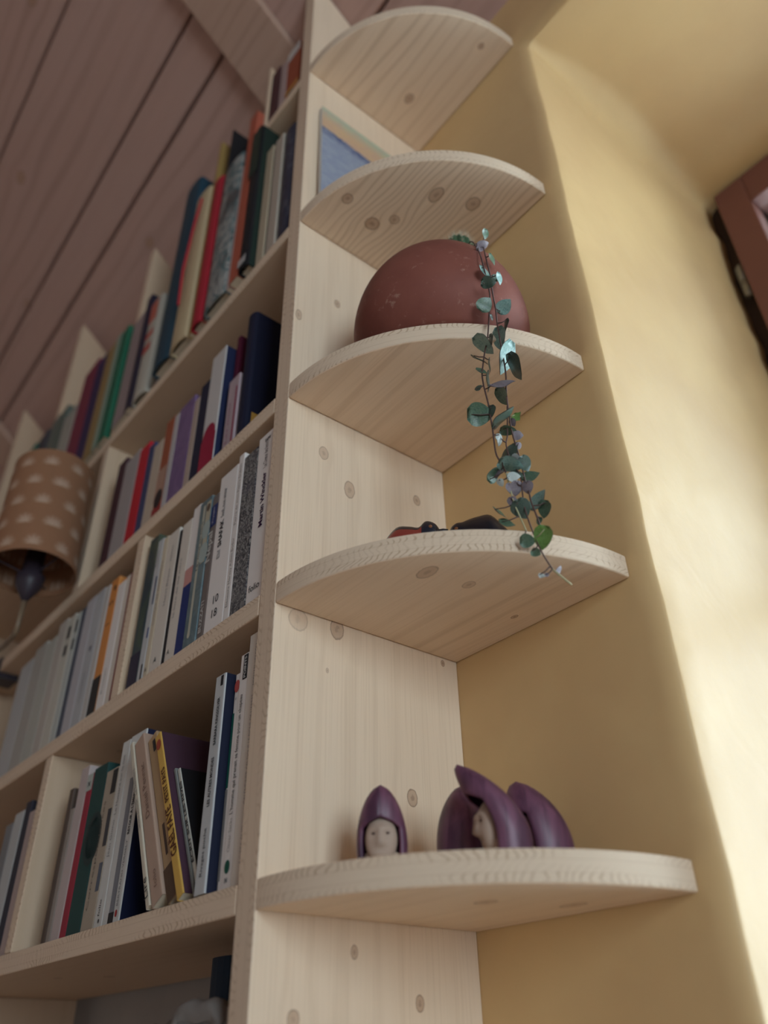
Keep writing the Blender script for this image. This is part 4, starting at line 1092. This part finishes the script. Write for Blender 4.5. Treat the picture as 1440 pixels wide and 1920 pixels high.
STEM_B = [(0.1925, -0.1128, 1.781), (0.1955, -0.1144, 1.7553), (0.1955, -0.1125, 1.74), (0.1917, -0.1083, 1.725), (0.1868, -0.101, 1.7146), (0.1845, -0.0989, 1.6984), (0.1849, -0.0985, 1.6731), (0.1853, -0.0979, 1.6381), (0.1841, -0.0994, 1.614), (0.184, -0.0995, 1.5891), (0.1841, -0.0994, 1.5745), (0.1849, -0.0984, 1.5623), (0.1857, -0.0974, 1.5515), (0.1866, -0.0964, 1.5409), (0.1872, -0.0956, 1.5243), (0.1882, -0.0944, 1.5142), (0.1886, -0.0938, 1.5033), (0.1897, -0.0925, 1.4945), (0.1914, -0.0905, 1.4806)]
STEM_C = [(0.1836, -0.1, 1.5995), (0.1818, -0.1022, 1.5701), (0.1804, -0.104, 1.5582), (0.1819, -0.1022, 1.5411), (0.1852, -0.0981, 1.5285), (0.1852, -0.0981, 1.5143), (0.1851, -0.0982, 1.4995), (0.1867, -0.0962, 1.4813), (0.1899, -0.0923, 1.4591), (0.1938, -0.0875, 1.4434), (0.2012, -0.0784, 1.4305)]
def leaf_mat(name, a, b, vein, rough=0.35, back=False, ts=0.0):
    t = NT(name)
    _, u, v = t.uv()
    n1 = t.noise(t.comb(t.math('MULTIPLY', u, 6.0), t.math('MULTIPLY', v, 6.0), 1.0), 1.0, 3.0, 0.6, 1.4)
    c = t.mix(t.mapr(n1, 0.35, 0.65), a, b)
    mid = t.mapr(t.math('ABSOLUTE', v), 0.06, 0.0)
    c = t.mix(t.math('MULTIPLY', t.math('MAXIMUM', t.math('MULTIPLY', mid, 0.6), t.mapr(t.math('ABSOLUTE', t.math('SUBTRACT', n1, 0.5)), 0.06, 0.0)), 0.7), c, vein)
    t.bump(n1, 0.2, 0.001)
    t.out(c, rough, 0.5)
    return t.mat
ML = {'g': leaf_mat('leaf_green', (0.045, 0.095, 0.065), (0.07, 0.135, 0.085), (0.14, 0.20, 0.13)),
      't': leaf_mat('leaf_sky_sheen', (0.12, 0.24, 0.22), (0.19, 0.33, 0.30), (0.30, 0.42, 0.38), 0.45),  # leaf tops with the sky's reflection painted in as teal
      'd': leaf_mat('leaf_dark', (0.03, 0.055, 0.045), (0.045, 0.075, 0.055), (0.07, 0.10, 0.08)),
      'p': leaf_mat('leaf_purple_back', (0.15, 0.12, 0.15), (0.20, 0.17, 0.19), (0.24, 0.20, 0.22), 0.5),
      'b': leaf_mat('leaf_fresh', (0.11, 0.25, 0.05), (0.15, 0.31, 0.07), (0.2, 0.35, 0.12)),
      'y': leaf_mat('leaf_pale', (0.42, 0.48, 0.46), (0.50, 0.55, 0.53), (0.52, 0.56, 0.55), 0.4)}
def leaf_mesh(name, m_top, m_bot, cup):
    g = G()
    # heart outline, unit length along +x (base at x = -0.5), half width 0.46
    NN = 12
    half = []
    for i in range(NN + 1):
        q = i / NN
        x = -0.5 + q
        w = 0.47 * math.sin(math.pi * min(1, q * 1.02 + 0.02) ** 0.72) ** 0.62
        half.append((x, max(w, 0.0)))
    half[0] = (-0.40, 0.02)
    half[1] = (-0.50, 0.22)
    half[NN] = (0.5, 0.0)
    def P(x, y, s):
        zz = cup * (x * x * 0.7 + y * y * 1.3) + 0.03 * math.sin(7 * x + 2 * y)
        return (x, y, zz + s * 0.022 * max(0.0, 1 - 2.2 * (x * x + y * y)))
    for sgn, mi in ((1, 0), (-1, 1)):
        for side in (1, -1):
            for i in range(NN):
                a, b = half[i], half[i + 1]
                for f0, f1 in ((0.0, 0.5), (0.5, 1.0)):
                    pts = [(a[0], a[1] * f0 * side), (b[0], b[1] * f0 * side), (b[0], b[1] * f1 * side), (a[0], a[1] * f1 * side)]
                    if len(set(pts)) < 3:
                        continue
                    g.quad([P(x, y, sgn) for x, y in pts], [(x, y) for x, y in pts], mi)
    o = g.build(name, [m_top, m_bot], None, smooth=True, weld=False)
    me = o.data
    bm = bmesh.new()
    bm.from_mesh(me)
    bmesh.ops.remove_doubles(bm, verts=bm.verts, dist=1e-4)
    bmesh.ops.dissolve_degenerate(bm, edges=bm.edges, dist=1e-5)
    bmesh.ops.recalc_face_normals(bm, faces=bm.faces)
    bm.to_mesh(me)
    bm.free()
    bpy.data.objects.remove(o)
    return me
LM = {k: leaf_mesh('leaf', ML[k], ML['p'] if k in 'gtb' else ML[k], 0.25 if k in 'tgb' else -0.2) for k in ML}
plant = tag(empty('trailing_plant', POT + Vector((0.035, -0.002, HP - 0.008))), 'trailing plant with small heart-shaped leaves hanging from the pot', 'plant')
pl = plant.location.copy()
M_stem = plain('purple_stem', (0.09, 0.05, 0.045), 0.5, 0.2)
M_stemy = plain('young_stem', (0.42, 0.40, 0.24), 0.5, 0.2)
def stem(pts, r, mat, name='stem'):
    # smooth the way-points
    P = [Vector(p) for p in pts]
    out = []
    for i in range(len(P) - 1):
        p0, p1, p2, p3 = P[max(i - 1, 0)], P[i], P[i + 1], P[min(i + 2, len(P) - 1)]
        for k in range(4):
            q = k / 4
            out.append(0.5 * ((2 * p1) + (p2 - p0) * q + (2 * p0 - 5 * p1 + 4 * p2 - p3) * q * q + (3 * p1 - p0 - 3 * p2 + p3) * q ** 3))
    out.append(P[-1])
    vs, fs = tube([p - pl for p in out], r, 6)
    return out, mesh_obj(name, vs, fs, mat, plant, smooth=True)
rimA = [(0.146, -0.088, 1.832), (0.153, -0.090, 1.846), (0.166, -0.098, 1.834), (0.182, -0.110, 1.798)]
rimB = [(0.148, -0.083, 1.832), (0.157, -0.085, 1.846), (0.169, -0.092, 1.832), (0.184, -0.103, 1.803)]
pA, _ = stem(rimA + STEM_A[:-4], 0.0007, M_stem)
pA2, _ = stem(STEM_A[-5:], 0.0006, M_stemy)
pB, _ = stem(rimB + STEM_B, 0.0007, M_stem)
pC, _ = stem(STEM_C[:-1], 0.0006, M_stem)
pC2, _ = stem(STEM_C[-2:], 0.0007, M_stemy)
allp = pA + pA2 + pB + pC + pC2
VX = RIGHT
VY = -UP
VZ = -FWD
rnd = random.Random(8)
for (x, y, z, L, Wd, ang, kind) in LEAVES:
    c = Vector((x, y, z))
    a = math.radians(ang)
    ax = (VX * math.cos(a) + VY * math.sin(a)).normalized()
    full = 0.92 * L
    ro = math.acos(max(0.08, min(1.0, Wd / full))) * rnd.choice((-1, 1))
    sd = VZ.cross(ax).normalized()
    side = sd * math.cos(ro) + VZ * math.sin(ro)
    pit = rnd.uniform(-0.25, 0.25)
    nrm = ax.cross(side).normalized()
    ax2 = (ax * math.cos(pit) + nrm * math.sin(pit)).normalized()
    nrm = ax2.cross(side).normalized()
    mt = Matrix((ax2 * L * 1.20, side * L * 1.15, nrm * L)).transposed().to_4x4()
    mt.translation = c - pl
    o = bpy.data.objects.new('leaf', LM[kind])
    o.parent = plant
    o.matrix_local = mt
    col.objects.link(o)
    base = c - ax2 * L * 0.42
    near = min(allp, key=lambda p: (p - base).length)
    if (near - base).length < 0.02:
        mid = (near + base) / 2 + Vector((0, 0, -0.0008))
        vs, fs = tube([near - pl, mid - pl, base - pl], [0.0006, 0.0005, 0.0004], 5)
        mesh_obj('leaf_stalk', vs, fs, M_stemy if kind == 'b' else M_stem, plant, smooth=True)

# ------------------------------------------------------------------ birds on the fourth quarter shelf
def ellips(cx, cy, cz, rx, ry, rz, n=16, m_=10):
    vs, fs = [], []
    for j in range(m_ + 1):
        ph = -math.pi / 2 + math.pi * j / m_
        for k in range(n):
            a = 2 * math.pi * k / n
            rr = max(math.cos(ph), 0.002)
            vs.append((cx + rx * rr * math.cos(a), cy + ry * rr * math.sin(a), cz + rz * math.sin(ph)))
    for j in range(m_):
        for k in range(n):
            k2 = (k + 1) % n
            fs.append((j * n + k, j * n + k2, (j + 1) * n + k2, (j + 1) * n + k))
    return vs, fs
def bird(loc, yaw, label, belly, back, H, dip, redside):
    """loft along the body: tail (-x) to beak (+x); z up, feet-less carved bird resting on its belly"""
    r = tag(empty('bird_figurine', loc, (0, 0, yaw)), label, 'figurine', 'carved bird figurines')
    st = [(-0.046, 0.40, 0.003, 0.002), (-0.036, 0.47, 0.006, 0.004), (-0.024, 0.54, 0.012, 0.011), (-0.010, 0.55, 0.0165, 0.45 * H), (0.004, 0.55, 0.0165, 0.45 * H),
          (0.014, 0.62, 0.0135, 0.36 * H), (0.021, 0.72 - dip, 0.0105, 0.26 * H), (0.027, 0.76 - dip, 0.0098, 0.22 * H), (0.033, 0.76 - dip, 0.0078, 0.16 * H), (0.037, 0.75 - dip, 0.003, 0.06 * H)]
    LS = 0.80
    fine = []
    for i in range(len(st) - 1):
        p0, p1, p2, p3 = st[max(i - 1, 0)], st[i], st[i + 1], st[min(i + 2, len(st) - 1)]
        for k in range(4):
            q = k / 4
            fine.append(tuple(0.5 * (2 * b_ + (c_ - a_) * q + (2 * a_ - 5 * b_ + 4 * c_ - d_) * q * q + (3 * b_ - a_ - 3 * c_ + d_) * q ** 3) for a_, b_, c_, d_ in zip(p0, p1, p2, p3)))
    fine.append(st[-1])
    st = [(x * LS, zc, w * LS, hh) for x, zc, w, hh in fine]
    vs, fs, fm = [], [], []
    N = 24
    for (x, zc, w, hh) in st:
        for k in range(N):
            a = 2 * math.pi * k / N
            vs.append((x, w * math.cos(a), max(0.0, zc * H + hh * math.sin(a) * 1.15)))
    for j in range(len(st) - 1):
        for k in range(N):
            k2 = (k + 1) % N
            fs.append((j * N + k, j * N + k2, (j + 1) * N + k2, (j + 1) * N + k))
            am = 2 * math.pi * (k + 0.5) / N
            fm.append(0 if (math.sin(am) < redside and j < 22) else 1)
    fs.append(tuple(range(N - 1, -1, -1))); fm.append(1)
    fs.append(tuple((len(st) - 1) * N + k for k in range(N))); fm.append(1)
    mesh_obj('body', vs, fs, [belly, back], r, fm, smooth=True)
    # beak: two mandibles, slightly open
    bz = (0.75 - dip) * H
    for s_, nm in ((1, 'upper_beak'), (-1, 'lower_beak')):
        vs, fs = tube([(0.026, 0, bz + s_ * 0.0012), (0.0325, 0, bz + s_ * 0.0026), (0.0365, 0, bz + s_ * 0.0036)], [0.0034, 0.0026, 0.0008], 8)
        mesh_obj(nm, vs, fs, back, r, smooth=True)
    for s_ in (-1, 1):
        vs, fs = ellips(0.0220, s_ * 0.0072, bz + 0.0042, 0.0017, 0.0012, 0.0017, 10, 6)
        mesh_obj('eye', vs, fs, paper((0.25, 0.10, 0.04), 0.3), r, smooth=True)
    return r
M_bred = plain('red_lacquer', (0.24, 0.035, 0.025), 0.3, 0.2, 60.0, 0.5)
M_bblk = plain('black_blue_lacquer', (0.016, 0.018, 0.03), 0.25, 0.3, 60.0, 0.6)
M_bbrn = plain('brown_feather_lacquer', (0.15, 0.09, 0.07), 0.45, 0.3, 90.0)
Z4 = SZ[3] + TH + 0.0003
bird((0.064, -0.112, Z4), math.radians(42), 'red-breasted carved bird with a black head, beak pointing right', M_bred, M_bblk, 0.0505, -0.12, 0.75)
bird((0.114, -0.069, Z4), math.radians(222), 'dark blue-black carved bird right of the red-breasted one', M_bbrn, M_bblk, 0.0520, 0.02, 0.0)

# ------------------------------------------------------------------ hooded figurines on the lowest quarter shelf
t = NT('stained_purple_wood')
o, x, y, z = t.obj()
n1 = t.noise(t.comb(t.math('MULTIPLY', x, 120.0), t.math('MULTIPLY', y, 120.0), t.math('MULTIPLY', z, 18.0)), 1.0, 3.0, 0.6, 0.5)
t.out(t.mix(t.mapr(n1, 0.3, 0.7), (0.060, 0.019, 0.045), (0.17, 0.065, 0.115)), 0.42, 0.45)
M_hood = t.mat
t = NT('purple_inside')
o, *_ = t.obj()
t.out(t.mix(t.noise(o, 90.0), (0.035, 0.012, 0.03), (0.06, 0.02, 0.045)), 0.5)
M_hoodin = t.mat
M_face = plain('carved_pale_wood', (0.46, 0.34, 0.27), 0.6, 0.15, 120.0)
M_dark = plain('carved_eye', (0.10, 0.06, 0.05), 0.6)
Z5 = SZ[4] + TH + 0.0003
def hooded(loc, yaw, label, H=0.058, Wd=0.0175, lean=0.006, D=0.014, face=True, peak=0.0, opz=0.52, open_a=0.95):
    """a gothic-arch shell open at the front (-y local), a carved face in the opening"""
    r = tag(empty('hooded_figurine', loc, (0, 0, yaw)), label, 'figurine', 'purple hooded figurines')
    NJ, NK = 20, 28
    def ring(tz, sc):
        w = Wd * (1 - max(0.0, (tz - 0.30) / 0.70) ** 2.1) ** 0.62 * (0.94 + 0.06 * min(1, tz / 0.3)) if tz < 1 else 0.0004
        d = D * (1 - max(0.0, (tz - 0.30) / 0.70) ** 2.3) ** 0.60 if tz < 1 else 0.0004
        cy = -lean * max(0.0, tz - 0.25) ** 1.5 * 2.0 - peak * max(0.0, tz - 0.55) ** 2 * 5
        return w * sc, d * sc, cy
    g = G()
    def pt(tz, q, sc):
        w, d, cy = ring(tz, sc)
        op = open_a * (1.0 if tz < opz else max(0.0, 1 - (tz - opz) / 0.07) if tz < opz + 0.07 else 0.0)
        a0 = -math.pi / 2 + op
        a = a0 + (2 * math.pi - 2 * op) * q
        return (w * math.cos(a), d * math.sin(a) + cy, H * tz * (1 if sc > 0.95 else 0.985))
    for j in range(NJ):
        t0, t1 = j / NJ, (j + 1) / NJ
        for k in range(NK):
            q0, q1 = k / NK, (k + 1) / NK
            g.quad([pt(t0, q0, 1), pt(t0, q1, 1), pt(t1, q1, 1), pt(t1, q0, 1)], None, 0)
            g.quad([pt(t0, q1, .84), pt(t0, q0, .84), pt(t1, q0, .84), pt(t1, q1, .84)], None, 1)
        for q in (0.0, 1.0):
            g.quad([pt(t0, q, 1), pt(t1, q, 1), pt(t1, q, .84), pt(t0, q, .84)], None, 0)
    for k in range(NK):
        q0, q1 = k / NK, (k + 1) / NK
        g.quad([pt(0, q1, 1), pt(0, q0, 1), pt(0, q0, .84), pt(0, q1, .84)], None, 0)
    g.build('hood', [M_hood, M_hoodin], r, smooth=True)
    # robe filling the inside below the face
    vs, fs = [], []
    NB = 20
    for j in range(9):
        tz = j / 8
        for k in range(NB):
            a = 2 * math.pi * k / NB
            vs.append((Wd * 0.80 * (1 - 0.12 * tz) * math.cos(a), D * 0.80 * (1 - 0.25 * tz) * math.sin(a) - lean * 0.1 * tz, H * 0.22 * tz))
    for j in range(8):
        for k in range(NB):
            k2 = (k + 1) % NB
            fs.append((j * NB + k, j * NB + k2, (j + 1) * NB + k2, (j + 1) * NB + k))
    fs.append(tuple(range(NB - 1, -1, -1)))
    fs.append(tuple(8 * NB + k for k in range(NB)))
    mesh_obj('robe', vs, fs, M_face if face else M_hoodin, r, smooth=True)
    # face: egg with brow ridge, nose and cheeks pushed out of one mesh
    vs, fs = [], []
    NF, MF = 28, 22
    fw, fd, fh = Wd * 0.62, D * 0.52, H * 0.25
    fz, fy = H * 0.36, -D * 0.47 - lean * 0.10
    for j in range(MF + 1):
        ph = -math.pi / 2 + math.pi * j / MF
        for k in range(NF):
            a = 2 * math.pi * k / NF - math.pi / 2
            x = fw * math.cos(ph) ** 0.75 * math.cos(a) if 0 < j < MF else 0
            y = fd * max(math.cos(ph), 0.01) ** 0.8 * math.sin(a)
            z = fh * math.sin(ph)
            fr = max(0.0, -math.sin(a))
            if fr > 0:
                xn, zn = x / fw, z / fh
                nose = math.exp(-(xn / 0.20) ** 2) * (1.0 if -0.32 < zn < 0.30 else math.exp(-((abs(zn + 0.01) - 0.31) / 0.06) ** 2)) * (0.45 + 0.55 * max(0.0, min(1.0, (0.35 - zn) / 0.65)))
                brow = math.exp(-((zn - 0.42) / 0.12) ** 2) * math.exp(-(xn / 0.85) ** 4)
                sock = math.exp(-((abs(xn) - 0.42) / 0.20) ** 2 - ((zn - 0.20) / 0.14) ** 2)
                mouth = math.exp(-(xn / 0.34) ** 2 - ((zn + 0.52) / 0.06) ** 2)
                y -= fr * (nose * 0.0042 + brow * 0.0026 - sock * 0.0024 - mouth * 0.0014)
            vs.append((x, y + fy, z + fz))
    for j in range(MF):
        for k in range(NF):
            k2 = (k + 1) % NF
            fs.append((j * NF + k, j * NF + k2, (j + 1) * NF + k2, (j + 1) * NF + k))
    fo = mesh_obj('face', vs, fs, M_face, r, smooth=True)
    for s_ in (-1, 1):
        v2, f2 = ellips(s_ * fw * 0.44, fy - fd * 0.80, fz + fh * 0.20, 0.0013, 0.0009, 0.0008, 10, 6)
        mesh_obj('eye', v2, f2, M_dark, fo, smooth=True)
    return r
hooded((0.0545, -0.1365, Z5), math.radians(48), 'purple hooded figurine with a pale bearded face, standing alone', H=0.0560)
hooded((0.0760, -0.0790, Z5), math.radians(205), 'purple hooded figurine turned away, left of the leaning group', H=0.063, Wd=0.0205, D=0.019, lean=0.002)
hooded((0.1240, -0.0880, Z5), math.radians(-38), 'tallest purple hooded figurine, its peaked hood curving over a pale face', H=0.0640, Wd=0.016, D=0.0165, lean=0.020, peak=0.003, opz=0.62, open_a=1.05)
hooded((0.1150, -0.0420, Z5), math.radians(-30), 'purple hooded figurine farthest right, nearest the yellow wall', H=0.0615, Wd=0.018, D=0.021, lean=0.010, peak=0.002, opz=0.62, open_a=1.0)
